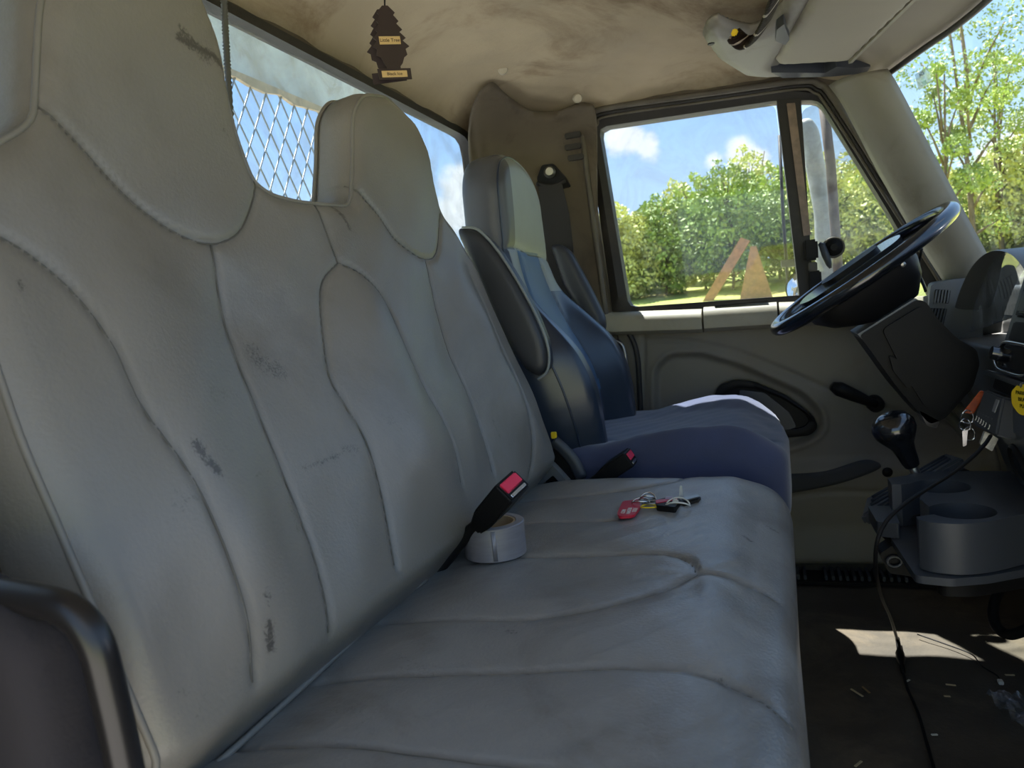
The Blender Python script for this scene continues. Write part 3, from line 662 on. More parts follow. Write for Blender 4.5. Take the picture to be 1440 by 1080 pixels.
# piping that follows the front edge of the backrest
BOa = resample(BO, 420); cB = None
nrm = []
for i in range(len(BOa)):
    t = BOa[(i+1) % len(BOa)]-BOa[i-1]; t /= np.linalg.norm(t); nrm.append((t[1], -t[0]))
nrm = np.array(nrm); tst = BOa+nrm*0.004
if not inside(tst[:, 0], tst[:, 1], BO).mean() > 0.5: nrm = -nrm
for i in range(8): nrm = (np.roll(nrm, 1, 0)+nrm+np.roll(nrm, -1, 0)); nrm /= np.linalg.norm(nrm, axis=1)[:, None]
wl = BOa+nrm*0.007
tube('welt', [np.array([float(c) for c in p]) for p in curve_on(bp, bmap, [tuple(p) for p in wl], 0.001)], 0.0026, WELT, bench, 8, closed=True)
# rear welt on the headrest gussets
tube('rear_welt', [np.array([float(c) for c in bmap(np.array(p[0]), np.array(p[1]), -0.062)]) for p in BOa[30:260]], 0.0028, WELT, bench, 6)

# cushion (outline in X,Y)
CZ = 0.45
CO = roundpoly([(-0.47, 0.31), (-0.06, 0.31), (-0.01, 0.325), (0.010, 0.39), (0.012, 0.8), (0.020, 1.17), (0.006, 1.245), (-0.05, 1.262), (-0.47, 1.262)], [0.02, 0.05, 0.04, 0.05, 0, 0.05, 0.04, 0.05, 0.02])
def sc2(pts, n=6): return [tuple(p) for p in catmull(xy(pts, CZ+0.004), n)]
cseams = [sc2([(450, 945), (540, 946), (620, 945), (720, 942), (800, 938), (880, 936), (950, 939), (1020, 948), (1070, 962), (1112, 985)]),
          sc2([(540, 862), (620, 868), (740, 868), (800, 860), (860, 846), (930, 824), (980, 801)]),
          sc2([(980, 801), (968, 784), (930, 775), (860, 774), (800, 776), (740, 777), (660, 783)]),
          sc2([(980, 801), (1020, 803), (1060, 811), (1090, 822)]),
          sc2([(320, 1038), (440, 1043), (560, 1054), (740, 1077), (850, 1092)]),
          sc2([(730, 698), (800, 699), (860, 694), (905, 690)]), sc2([(905, 690), (950, 681), (985, 668), (997, 660)]),
          sc2([(738, 733), (800, 732), (870, 730)])]
def ch(u, v, d):
    h = -0.022*sstep(u, -0.08, 0.02)-0.012*sstep(u, -0.30, -0.44)
    h = h+0.010*np.exp(-((v-0.36)/0.05)**2)+0.008*np.exp(-((v-1.20)/0.06)**2)
    h = h-0.010*np.exp(-((v-0.80)/0.07)**2-((u+0.22)/0.12)**2)
    # creases radiating from the seam junction
    cx0, cy0 = cseams[2][0]; a = np.arctan2(v-cy0, u-cx0); rr = np.hypot(u-cx0, v-cy0)
    h = h+0.0005*np.sin(a*9)*np.exp(-((rr-0.05)/0.04)**2)
    return h+0.0009*wob(u, v, 2.2)+0.0005*wob(u, v, 5.5, 3)
cu = Pillow([tuple(p) for p in CO], 0.045, seams=cseams, puff=0.0035, plen=0.025, sdepth=0.0035, swidth=0.0028, hfun=ch)
cmks = [([(1045, 752), (1055, 757)], 0.004, 1.0), ([(715, 893), (725, 896)], 0.005, .8), ([(800, 850), (840, 855)], .02, .35), ([(690, 890), (730, 880)], 0.015, .4), ([(1010, 952), (1018, 960)], .005, .8), ([(560, 930), (600, 950)], .02, .4), ([(930, 720), (985, 712)], 0.010, .5), ([(470, 1000), (520, 1010)], .03, .35), ([(1078, 730), (1092, 735)], .004, .9)]
cmk = [(xy(pts, CZ), wd, a) for pts, wd, a in cmks]
def cattr(u, v):
    r = np.zeros(u.shape)
    for pts, wd, a in cmk:
        d, _, _ = seg_dist(u, v, pts, False); r = np.maximum(r, a*np.exp(-(d/wd)**2))
    return r
cmapf = lambda u, v, h: (u, v, CZ+0.002+h)
cu.build('cushion', cmapf, 0.16, LEATHER2, bench, res=0.0045, R2=0.03, attr=cattr)
for s_ in cseams: tube('seam', [np.array([float(c) for c in p]) for p in curve_on(cu, cmapf, s_, 0.0004)], 0.0010, THREAD, bench, 6)
tube('rear_seam', catmull([at(a, b, 'Z', CZ-0.002) for a, b in [(305, 1075), (450, 943), (550, 852), (600, 815)]], 6), 0.003, WELT, bench, 6)
prism('seat_base', roundpoly([(-0.44, 0.345), (0.000, 0.345), (0.000, 1.235), (-0.44, 1.235)], 0.01), MXY, FZ, 0.30, TAN, bench, 0.004)
settle(bench)

# ================================================================== DRIVER SEAT
ds = thing('driver_seat', 'navy and blue vinyl driver seat with tall grey-faced headrest, farther seat by the door', 'seat', (-0.18, 1.57, FZ))
def Xd(z): return -0.47+0.105*sstep(z, 0.90, 0.46)
DOo = [(1.365, 0.44), (1.34, 0.56), (1.335, 0.68), (1.352, 0.76), (1.375, 0.86), (1.375, 1.02), (1.40, 1.065), (1.46, 1.085), (1.54, 1.082), (1.62, 1.06), (1.665, 1.015), (1.675, 0.94), (1.69, 0.86), (1.755, 0.77), (1.80, 0.68), (1.80, 0.56), (1.77, 0.44)]
DOo = [tuple(p) for p in roundpoly(DOo, 0.035, 5)]
dz = lambda z: 0.10+0.0*z
def dcL(z): return 1.475-0.02*sstep(z, 0.5, 0.8)
dseam = [[(1.455, 0.885), (1.462, 0.80), (1.47, 0.70), (1.475, 0.58), (1.47, 0.45)], [(1.60, 0.88), (1.63, 0.80), (1.66, 0.70), (1.67, 0.58), (1.66, 0.45)], [(1.375, 0.885), (1.455, 0.888), (1.54, 0.878), (1.60, 0.878), (1.69, 0.872)]]
dseam = [[tuple(q) for q in catmull(s, 5)] for s in dseam]
def dh(u, v, d):
    low = sstep(v, 0.84, 0.66)
    b1 = 0.055*sstep(u, 1.465, 1.40)*low; b2 = 0.055*sstep(u, 1.66, 1.73)*low
    return b1+b2+0.014*np.exp(-((v-0.62)/0.08)**2)
dpil = Pillow(DOo, 0.028, seams=dseam, puff=0.006, plen=0.03, sdepth=0.004, swidth=0.004, hfun=dh)
dmap = lambda u, v, h: (Xd(v)+h, u, v+h*0.05)
db = dpil.build('backrest', dmap, 0.085, DNAVY, ds, res=0.006)
# the front panels have their own colours: material per face
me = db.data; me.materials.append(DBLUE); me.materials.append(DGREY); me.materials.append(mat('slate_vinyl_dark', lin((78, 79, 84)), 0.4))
lo = np.interp
for p in me.polygons:
    c = p.center; zc = c.z
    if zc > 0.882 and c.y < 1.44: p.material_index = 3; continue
    if c.x < float(Xd(np.array(zc)))-0.020: continue
    l = lo(zc, [0.45, 0.58, 0.70, 0.80, 0.885], [1.47, 1.475, 1.47, 1.462, 1.455]); r = lo(zc, [0.45, 0.58, 0.70, 0.80, 0.885], [1.66, 1.67, 1.66, 1.63, 1.60])
    if zc > 0.882:
        if c.y > 1.44: p.material_index = 2
    elif l < c.y < r: p.material_index = 1
    elif zc > 0.80 and 1.395 < c.y: p.material_index = 2
for s_ in dseam: tube('seam', [np.array([float(c) for c in p]) for p in curve_on(dpil, dmap, s_, 0.0006)], 0.0012, THREAD, ds, 6)
DOa = resample(DOo, 300); nn = []
for i in range(len(DOa)):
    t = DOa[(i+1) % len(DOa)]-DOa[i-1]; t /= np.linalg.norm(t); nn.append((t[1], -t[0]))
nn = np.array(nn); 
if not inside((DOa+nn*0.004)[:, 0], (DOa+nn*0.004)[:, 1], DOo).mean() > 0.5: nn = -nn
tube('welt', [np.array([float(c) for c in p]) for p in curve_on(dpil, dmap, [tuple(p) for p in DOa+nn*0.010], 0.0005)], 0.0022, DNAVY, ds, 8, closed=True)
# cushion in a navy cover
DC = [tuple(p) for p in roundpoly([(-0.42, 1.345), (-0.20, 1.315), (-0.02, 1.315), (0.022, 1.35), (0.030, 1.57), (0.012, 1.80), (-0.07, 1.855), (-0.28, 1.855), (-0.42, 1.81)], 0.045)]
def dch(u, v, d):
    h = 0.020*sstep(v, 1.42, 1.35)*sstep(u, -0.35, -0.2)+0.016*sstep(v, 1.68, 1.76)*sstep(u, -0.30, -0.12)
    h = h+0.012*sstep(u, -0.28, -0.10)-0.04*sstep(u, -0.08, 0.04)
    return h+0.002*wob(u, v, 3)
dcp = Pillow(DC, 0.036, seams=[[tuple(q) for q in catmull([(-0.40, 1.43), (-0.20, 1.42), (0.0, 1.44), (0.05, 1.50)], 6)]], puff=0.004, plen=0.03, sdepth=0.003, swidth=0.004, hfun=dch)
dcp.build('cushion', lambda u, v, h: (u, v, 0.488+h), 0.15, NAVYF, ds, res=0.007, R2=0.03)
# folded armrests: one on each side of the backrest
def armrest(nm, px, y0, y1, m):
    P_ = [tuple(p) for p in roundpoly(xz(px, y0), 0.02)]
    pl = Pillow(P_, 0.016, puff=0.003); s = 1 if y1 > y0 else -1
    return pl.build(nm, lambda u, v, h: (u, y0-h*1.0*s, v), abs(y1-y0), m, ds, res=0.006, R2=0.016)
a1 = armrest('armrest', [(636, 318), (668, 322), (694, 346), (722, 388), (750, 440), (768, 485), (770, 518), (756, 532), (735, 520), (700, 470)], 1.285, 1.34, CHAR)
V_ = catmull([at(a, b, 'Y', 1.292) for a, b in [(650, 320), (672, 323), (698, 350), (728, 396), (756, 448), (771, 490), (770, 520), (757, 534)]], 5)
tube('armrest_welt', V_, 0.0028, DGREY, ds, 6)
a2 = armrest('armrest', [(772, 345), (784, 342), (800, 352), (830, 408), (850, 450), (848, 470), (828, 462), (790, 400)], 1.83, 1.88, CHAR)
# frame and suspension base
prism('seat_base', roundpoly([(-0.36, 1.38), (-0.02, 1.38), (-0.02, 1.78), (-0.36, 1.78)], 0.02), MXY, FZ, 0.36, BLACK, ds, 0.01)
tube('recline_lever', catmull([at(a, b, 'Y', 1.30) for a, b in [(778, 620), (790, 630), (806, 648), (818, 672)]], 5), 0.006, DARKG, ds, 8, flat=2.0)
prism('recline_bracket', roundpoly(xz([(776, 622), (800, 634), (822, 668), (815, 690), (770, 690), (762, 650)], 1.305), 0.004), MXZ, 1.305, 1.325, BLACK, ds, 0.002)
box('bolt', at(779, 612, 'Y', 1.298), (0.010, 0.006, 0.012), YEL, ds, 0.001)
settle(ds)
tag(prism('seat_hinge_cover', roundpoly(xz([(742, 678), (775, 652), (783, 660), (808, 688), (800, 692), (778, 668), (752, 690)], 1.27), 0.003), MXZ, 1.268, 1.29, MIDG, None, 0.002), 'pale grey hinge bracket in the gap between bench and driver seat', 'bracket')

# ================================================================== seat belts
def buckle(name, label, base, tip, w_, h_, m_btn, stalk_pts):
    t = thing(name, label, 'seat belt buckle', tuple(stalk_pts[0]))
    b = Vector(base); e = Vector(tip); ax = (e-b).normalized(); L = (e-b).length
    side = ax.cross(Vector((0, 1, 0.0))).normalized(); up = side.cross(ax).normalized()
    def cs(p, a, c): return [p+up*(a*sx)+side*(c*sy) for sx, sy in ((-1, -1), (1, -1), (1, 1), (-1, 1))]
    V = cs(b, w_*0.32, h_*0.30)+cs(b+ax*L*0.35, w_*0.5, h_*0.5)+cs(e, w_*0.5, h_*0.5)
    bm = bmesh.new(); vv = [bm.verts.new(v) for v in V]
    bm.faces.new(vv[3::-1]); bm.faces.new(vv[8:12])
    for j in (0, 4):
        for i in range(4): bm.faces.new((vv[j+i], vv[j+(i+1) % 4], vv[j+4+(i+1) % 4], vv[j+4+i]))
    bmesh.ops.bevel(bm, geom=list(bm.edges), offset=0.0028, segments=3, affect='EDGES', clamp_overlap=True)
    obj_bm('housing', bm, BLACK, t, True, 40)
    c = cs(e+ax*0.0015+side*h_*0.12, w_*0.40, h_*0.26); c2 = [p-ax*0.006 for p in c]
    hexa('release_button', c+c2, m_btn, t, 0.0015)
    c = cs(e+ax*0.0008-side*h_*0.30, w_*0.36, h_*0.07); hexa('slot', c+[p-ax*0.004 for p in c], CHROME, t, 0.0004)
    tube('stalk', catmull([np.array(p) for p in stalk_pts]+[np.array(b+ax*0.005)], 6), 0.0065, BLACK, t, 10, flat=1.5)
    settle(t); return t
bb = at(675, 738, 'Y', 0.83); be = at(722, 682, 'Y', 0.80)
buckle('seat_belt_buckle', 'black buckle with red button standing up from the bench beside the duct tape', bb, be, 0.044, 0.028, REDB, [at(596, 822, 'Y', 0.80), at(625, 788, 'Y', 0.82), at(650, 758, 'Y', 0.83)])
bb = at(842, 672, 'Y', 1.285); be = at(888, 642, 'Y', 1.285)
buckle('seat_belt_buckle', 'black buckle with red button lying against the side of the navy cushion', bb, be, 0.050, 0.030, REDB, [at(800, 700, 'Y', 1.29), at(820, 688, 'Y', 1.29)])
# shoulder belt with its anchor
sbt = thing('shoulder_belt', 'dark shoulder belt hanging from a bolted anchor behind the driver headrest', 'seat belt', tuple(at(772, 242, 'Y', 1.9)))
q0 = at(773, 242, 'Y', 1.91)
lathe('anchor_bolt', [(0, 0.012), (0.010, 0.012), (0.013, 0.006), (0.016, 0), (0, -0.01)], STEEL, sbt, 16, axis_mtx(q0, (0.2, -1, 0)))
prism('anchor_plate', roundpoly(xz([(762, 232), (778, 230), (796, 250), (802, 262), (760, 272), (755, 250)], 1.915), 0.006), MXZ, 1.915, 1.925, BLACK, sbt, 0.002)
bl = [(757, 262), (790, 258), (800, 300), (806, 350), (812, 420), (780, 420), (764, 330)]
prism('webbing', [tuple(p) for p in xz(bl, 1.90)], MXZ, 1.900, 1.904, BELT, sbt, 0.0008)
tube('webbing_loop', catmull([at(a, b, 'Y', 1.905) for a, b in [(755, 258), (775, 262), (795, 254)]], 4), 0.006, BELT, sbt, 8)
settle(sbt)
# foreground grab bar beside the bench
gb = thing('grab_bar', 'curved black tubular bar beside the near end of the bench', 'grab bar', (-0.32, 0.27, 0.4))
tube('bar', catmull([at(a, b, 'Y', 0.255) for a, b in [(-120, 830), (-40, 832), (40, 842), (95, 858), (132, 900), (152, 970), (172, 1060), (195, 1180)]], 7), 0.0085, mat('satin_black', lin((30, 28, 28)), 0.32), gb, 14)
settle(gb)
sp = Pillow([tuple(p) for p in catmull(xz([(-160, 860), (-60, 850), (10, 905), (40, 980), (55, 1060), (60, 1180), (-160, 1200)], 0.235), 5, True)], 0.012, puff=0.003)
o = sp.build('side_bolster', lambda u, v, h: (u, 0.235-h, v), 0.04, mat('dark_cloth', lin((44, 40, 42)), 0.9, bump=0.5, bscale=300), None, res=0.006, R2=0.012)
tag(o, 'dark rounded padded bolster in the lower left corner behind the grab bar', 'bolster')

# ================================================================== STEERING
sw = thing('steering_wheel', 'black steering wheel above the steering column', 'steering wheel', (0.19, 1.57, 0.77))
P1 = at(1093, 462, 'Y', 1.57); P2 = at(1334, 294, 'Y', 1.57); cwh = (P1+P2)/2; Rw = np.linalg.norm(P2-P1)/2
ax1 = Vector((P2-P1)).normalized(); nv = Vector((-(P2-P1)[2], -0.0, (P2-P1)[0])).normalized(); nv = (nv+Vector((0, -0.045, 0))).normalized()
ax2 = nv.cross(ax1).normalized()
cw = Vector(cwh)
rim = [np.array(cw+ax1*Rw*math.cos(a)+ax2*Rw*math.sin(a)) for a in np.linspace(0, 2*PI, 72, endpoint=False)]
tube('rim', rim, 0.0135, BLACKG, sw, 14, closed=True)
MW = Matrix(((ax1.x, ax2.x, nv.x, cw.x), (ax1.y, ax2.y, nv.y, cw.y), (ax1.z, ax2.z, nv.z, cw.z), (0, 0, 0, 1)))
for sgn in (-1, 1):
    for dy in (0.012,):
        pts = [(0.055, -0.004, 0.040), (0.11, -0.006, 0.036), (0.155, -0.004, 0.034), (Rw-0.004, 0.0, 0.030)]
        V = []
        for r, zz, wd in pts:
            for s2, z2 in ((-1, 0.006), (1, 0.006), (1, -0.008), (-1, -0.008)):
                V.append(MW @ Vector((s2*wd, sgn*r, zz+z2)))
        F = [(0, 1, 2, 3), (15, 14, 13, 12)]+[(4*i+k, 4*i+(k+1) % 4, 4*i+4+(k+1) % 4, 4*i+4+k) for i in range(3) for k in range(4)]
        o = link_mesh('spoke', [tuple(v) for v in V], F, BLACKG, sw, True, recalc=True); bv = o.modifiers.new('bevel', 'BEVEL'); bv.width = 0.004; bv.segments = 3
hub = roundpoly([(-0.10, -0.085), (0.075, -0.085), (0.095, 0.0), (0.075, 0.085), (-0.10, 0.085), (-0.125, 0)], 0.035, 6)
for nm, s0, z0, z1, mm, bvl in (('hub_pad', 1.0, -0.012, 0.014, BLACKG, 0.009), ('horn_button', 0.55, 0.010, 0.022, BLACK, 0.004)):
    bm = prism_bm([(p[0]*s0, p[1]*s0) for p in hub], lambda u, v, t: tuple(MW @ Vector((u, v, t))), z0, z1, bvl, 3); obj_bm(nm, bm, mm, sw, True, 35)
# bowl-shaped rear shroud of the wheel
bm = bmesh.new(); prev = None; rings = []
for sc1, off, zz in ((1.05, 0, -0.010), (1.02, 0.0, -0.035), (0.86, 0.005, -0.062), (0.58, 0.012, -0.085), (0.40, 0.02, -0.095)):
    rings.append([bm.verts.new(tuple(MW @ Vector((p[0]*sc1+off, p[1]*sc1, zz)))) for p in hub])
for a, b in zip(rings[:-1], rings[1:]):
    for i in range(len(a)): bm.faces.new((a[i], a[(i+1) % len(a)], b[(i+1) % len(a)], b[i]))
bm.faces.new(rings[-1]); bm.faces.new(rings[0][::-1])
obj_bm('rear_shroud', bm, BLACK, sw, True, 40)
lathe('shroud_screw', [(0, 0.004), (0.004, 0.003), (0.005, 0), (0, -0.003)], STEEL, sw, 12, axis_mtx(at(1270, 372, 'Y', 1.475), (0.1, -1, -0.2)))
settle(sw)

col = thing('steering_column', 'dark flared cover of the steering column below the wheel', 'steering column', (0.3, 1.57, 0.5))
cp2 = xz([(1209, 472), (1290, 421), (1302, 424), (1320, 450), (1345, 475), (1374, 492), (1378, 512), (1368, 545), (1330, 588), (1308, 597), (1292, 580), (1262, 545)], 1.50)
bm = prism_bm([tuple(p) for p in roundpoly(cp2, 0.008, 3)], MXZ, 1.50, 1.645, 0.010, 3); obj_bm('column_cover', bm, BLACK, col, True, 40)
prism('cover_lit_crown', roundpoly(xz([(1206, 470), (1287, 419), (1296, 425), (1213, 478)], 1.505), 0.002), MXZ, 1.505, 1.64, MIDG, col, 0.003)  # grey on the black cover: highlight of the top face put into the colour
prism('cover_end', roundpoly(xz([(1290, 575), (1318, 590), (1314, 600), (1300, 596)], 1.52), 0.004), MXZ, 1.50, 1.56, BLACKG, col, 0.003)
prism('cover_half', roundpoly(xz([(1240, 463), (1294, 430), (1314, 455), (1340, 480), (1366, 496), (1372, 512), (1362, 543), (1326, 582), (1300, 572), (1268, 520)], 1.497), 0.010, 4), MXZ, 1.490, 1.505, BLACK, col, 0.006, 3)
prism('tilt_lever', roundpoly(xz([(1250, 500), (1262, 505), (1284, 540), (1276, 546), (1256, 522)], 1.49), 0.003), MXZ, 1.484, 1.494, BLACK, col, 0.003)
tube('stalk_lever', catmull([at(1296, 350, 'Y', 1.66), at(1292, 380, 'Y', 1.68), at(1302, 410, 'Y', 1.66)], 5), 0.003, BLACK, col, 8)
settle(col)

# ================================================================== DASHBOARD
dash = thing('dashboard', 'grey dashboard with vents and an arched instrument hood', 'dashboard', (0.5, 1.6, 0.4))
DF = [(0.354, 0.738), (0.405, 0.742), (0.43, 0.735), (0.43, 0.42), (0.385, 0.52), (0.354, 0.60)]
prism('dash_body', roundpoly(DF, 0.012), MXZ, 1.80, 1.93, MIDG, dash, 0.006)
prism('dash_ledge', roundpoly([(0.378, 0.615), (0.52, 0.615), (0.52, 0.40), (0.45, 0.42), (0.392, 0.52)], 0.010), MXZ, 1.365, 1.93, MIDG, dash, 0.005)
prism('dash_body_centre', roundpoly([(0.49, 0.715), (0.62, 0.715), (0.66, 0.30), (0.50, 0.25), (0.49, 0.45)], 0.012), MXZ, 0.2, 1.93, MIDG, dash, 0.004)
# vent face near the door: plate with two louvre sets, turned to the cab
prism('vent_plate', roundpoly(xz([(1308, 402), (1316, 397), (1348, 398), (1330, 464), (1303, 452)], 1.796), 0.003), MXZ, 1.790, 1.80, MIDG, dash, 0.002)
for (x0, y0, x1, y1, mm) in ((1315, 407, 1337, 427, MIDG), (1309, 433, 1332, 460, DARKG)):
    sh = 3 if y0 < 420 else 6
    prism('vent_opening', roundpoly(xz([(x0, y0), (x1, y0+1), (x1-sh, y1), (x0-sh+1, y1-2)], 1.789), 0.002), MXZ, 1.7885, 1.792, BLACK, dash, 0)
    for k in range(5):
        t = (k+0.5)/5; a = xz([(x0+(x1-x0)*t, y0+1), (x0+(x1-x0)*t-sh, y1-1)], 1.787); wv = 0.0016
        prism('louvre', [(a[0][0]-wv, a[0][1]), (a[0][0]+wv, a[0][1]), (a[1][0]+wv, a[1][1]), (a[1][0]-wv, a[1][1])], MXZ, 1.785, 1.789, mm, dash, 0.0004)
# arched hood around the cluster: swept arch from front lip to the rear
arch_px = [(1338, 476), (1341, 452), (1352, 412), (1368, 378), (1388, 357), (1408, 351), (1428, 357), (1444, 374), (1456, 400), (1460, 430)]
af = catmull([at(a, b, 'X', 0.385) for a, b in arch_px], 6)
ctr = np.mean(af, 0); 
V = []; F = []; prof = [(0.0, 1.0), (-0.005, 0.98), (0.0, 0.955), (0.012, 0.935), (0.030, 0.925), (0.09, 0.94), (0.05, 1.0)]
n = len(af)
for p in af:
    for dx, s in prof:
        q = ctr+(p-ctr)*np.array([1, s, s]); q[0] = p[0]+dx; V.append(q)
m_ = len(prof)
for i in range(n-1):
    for k in range(m_): F.append((i*m_+k, i*m_+(k+1) % m_, (i+1)*m_+(k+1) % m_, (i+1)*m_+k))
F.append(tuple(range(m_))); F.append(tuple((n-1)*m_+k for k in range(m_))[::-1])
link_mesh('cluster_hood', V, F, MIDG, dash, True, recalc=True).data.set_sharp_from_angle(angle=math.radians(50))
inn = [(ctr[1]+(p[1]-ctr[1])*0.93, ctr[2]+(p[2]-ctr[2])*0.93) for p in af]
inn = [(y, z) for y, z in inn]
prism('cluster_back', inn, MYZ, 0.492, 0.496, MIDG, dash, 0, smooth=False)
Pillow(inn, 0.002).build('cluster_lens', lambda u, v, h: (0.414-1.5*(v-0.700)**2+0.0*h, u, v), 0.003, LENS, dash, res=0.01)
for (y, z, r) in ((1.62, 0.665, 0.05), (1.49, 0.69, 0.05), (1.40, 0.665, 0.028)):
    M_ = axis_mtx((0.489, y, z), (-1, 0, 0))
    g = lathe('gauge', [(0, 0.0), (r*0.96, 0.0), (r, 0.006), (r*1.04, 0.0)], DARKG, dash, 32, M_)
    nd = box('needle', (0.484, y, z+r*0.3), (0.001, 0.003, r*0.7), WHITE, g, 0)
settle(dash)

# centre stack
st = thing('centre_stack', 'black centre instrument stack with switches at the right edge of the view', 'instrument panel', (0.37, 1.15, 0.43))
SP = [(0.392, 0.76), (0.345, 0.605), (0.332, 0.56), (0.332, 0.50), (0.350, 0.44), (0.37, 0.40), (0.50, 0.40), (0.50, 0.76)]
prism('stack_body', roundpoly(SP, 0.006), MXZ, 0.80, 1.365, DARKG, st, 0.004)
def onstack(z): return float(np.interp(z, [0.40, 0.44, 0.50, 0.56, 0.605, 0.76], [0.37, 0.35, 0.332, 0.332, 0.345, 0.392]))
def stackbox(nm, y, z, wy, hz, d, m, bevel=0.002, parent=None):
    x0 = onstack(z); sl = math.atan2(onstack(z+0.01)-onstack(z-0.01), 0.02)
    return box(nm, (x0-d/2+0.002, y, z), (d, wy, hz), m, parent or st, bevel, Matrix.Rotation(sl, 3, 'Y'))
stackbox('switch_bezel', 1.26, 0.700, 0.16, 0.050, 0.006, BLACK, 0.003); stackbox('rocker_switch', 1.30, 0.700, 0.035, 0.036, 0.012, DARKG, 0.003); stackbox('rocker_switch', 1.25, 0.700, 0.035, 0.036, 0.012, DARKG, 0.003); stackbox('rocker_switch', 1.20, 0.700, 0.035, 0.036, 0.012, DARKG, 0.003)
stackbox('switch_bezel', 1.26, 0.655, 0.16, 0.030, 0.005, BLACK, 0.002)
sg = stackbox('radio_face', 1.25, 0.622, 0.17, 0.038, 0.016, BLACKG, 0.005)
tube('radio_trim', catmull([(onstack(z)-0.016, y, z) for y, z in [(1.335, 0.620), (1.31, 0.640), (1.25, 0.643), (1.18, 0.640), (1.165, 0.622), (1.18, 0.604), (1.25, 0.601), (1.31, 0.604)]], 4, True), 0.0025, CHROME, st, 8, closed=True)
lathe('radio_knob', [(0, 0.016), (0.010, 0.015), (0.012, 0.0), (0, 0)], BLACKG, st, 18, axis_mtx((onstack(0.622)-0.012, 1.315, 0.622), (-1, 0, 0.3)))
stackbox('shelf_lip', 1.26, 0.590, 0.18, 0.008, 0.022, DARKG, 0.002); stackbox('storage_slot', 1.26, 0.575, 0.17, 0.020, 0.005, BLACK, 0.002)
stackbox('lower_cover', 1.26, 0.535, 0.18, 0.045, 0.005, mat('blue_grey_plastic', lin((62, 68, 80)), 0.4), 0.002)
for y, z in ((1.255, 0.462), (1.18, 0.462)):
    M_ = axis_mtx((onstack(z)-0.002, y, z), (-1, 0, -0.25))
    rg = lathe('air_outlet', [(0.024, 0.0), (0.029, 0.006), (0.033, 0.002), (0.033, -0.004)], BLACK, st, 28, M_)
    lathe('outlet_disc', [(0, 0.003), (0.024, 0.002), (0.024, -0.002)], mat('outlet_dark_%d' % int(y*100), lin((22, 22, 24)), 0.4), rg, 24, M_)
settle(st)

# transmitter box hung on the stack
bx = thing('power_box', 'small dark grey control box with a row of white marks, in front of the stack', 'control box', tuple(at(1385, 600, 'Y', 1.27)))
TL, TR, BR, BL = at(1384, 547, 'Y', 1.31), at(1411, 558, 'Y', 1.235), at(1400, 613, 'Y', 1.235), at(1367, 597, 'Y', 1.31)
nb = np.cross(TR-TL, BL-TL); nb /= np.linalg.norm(nb); nb = nb if nb[0] > 0 else -nb
hexa('case', [TL, TR, BR, BL]+[p+nb*0.030 for p in (TL, TR, BR, BL)], DARKG, bx, 0.003, 3)
ux = (TR-TL); uy = (BL-TL)
def bxp(a, b, l=-0.0004): return TL+ux*a+uy*b+nb*l
hexa('label_strip', [bxp(0.72, 0.12), bxp(0.86, 0.12), bxp(0.86, 0.45), bxp(0.72, 0.45)]+[bxp(0.72, 0.12, 0.001), bxp(0.86, 0.12, 0.001), bxp(0.86, 0.45, 0.001), bxp(0.72, 0.45, 0.001)], mat('label_grey', lin((120, 122, 126)), 0.5), bx, 0)
for k in range(6):
    a = 0.12+k*0.135+(0.06 if k == 5 else 0)
    mtx = frame_mtx(bxp(a, 0.80+0.01*k, -0.0008), ux, -uy)
    text_mesh('mark', '3', 0.0105, mtx, WHITE, bx, 0.0003)
    lathe('lamp_dot', [(0, 0.0006), (0.0009, 0.0003), (0.0009, 0)], MIDG, bx, 8, axis_mtx(bxp(a, 0.62), -nb))
settle(bx)
# yellow brake knob
yk = thing('brake_valve_knob', 'yellow eight-sided push knob beside the control box', 'knob', tuple(at(1434, 560, 'Y', 1.20)))
ykc = at(1446, 562, 'Y', 1.17); oc = [(0.028*math.cos(PI/8+k*PI/4), 0.023*math.sin(PI/8+k*PI/4)) for k in range(8)]
kx = Vector((-0.93, -0.30, 0.20)).normalized(); ky = Vector((0.35, -0.9, 0.25)); Mk = frame_mtx(ykc, kx.cross(Vector((0, 0, 1))), Vector((0, 0, 1)))
fw = -1 if (Mk.to_3x3() @ Vector((0, 0, 1))).dot(kx) < 0 else 1
obj_bm('knob_face', prism_bm(roundpoly(oc, 0.005, 3), lambda u, v, t: tuple(Mk @ Vector((u, v, t*fw))), -0.006, 0.006, 0.002, 2), YEL, yk, True, 35)
tube('shaft', [ykc, ykc+np.array(-kx)*0.045], 0.007, BLACK, yk, 12)
for k, s_ in enumerate(['PARKING', 'BRAKE', 'PULL']):
    p = Mk @ Vector((0, 0.009-0.009*k, 0.0064*fw)); xd = (Mk.to_3x3() @ Vector((-fw*1.0*-1 if fw > 0 else -1, 0, 0)))
    nrmv = Mk.to_3x3() @ Vector((0, 0, fw)); upv = Mk.to_3x3() @ Vector((0, 1, 0)); text_mesh('lettering', s_, 0.0075, frame_mtx(p, upv.cross(nrmv), upv), BLACK, yk, 0.0002)
settle(yk)
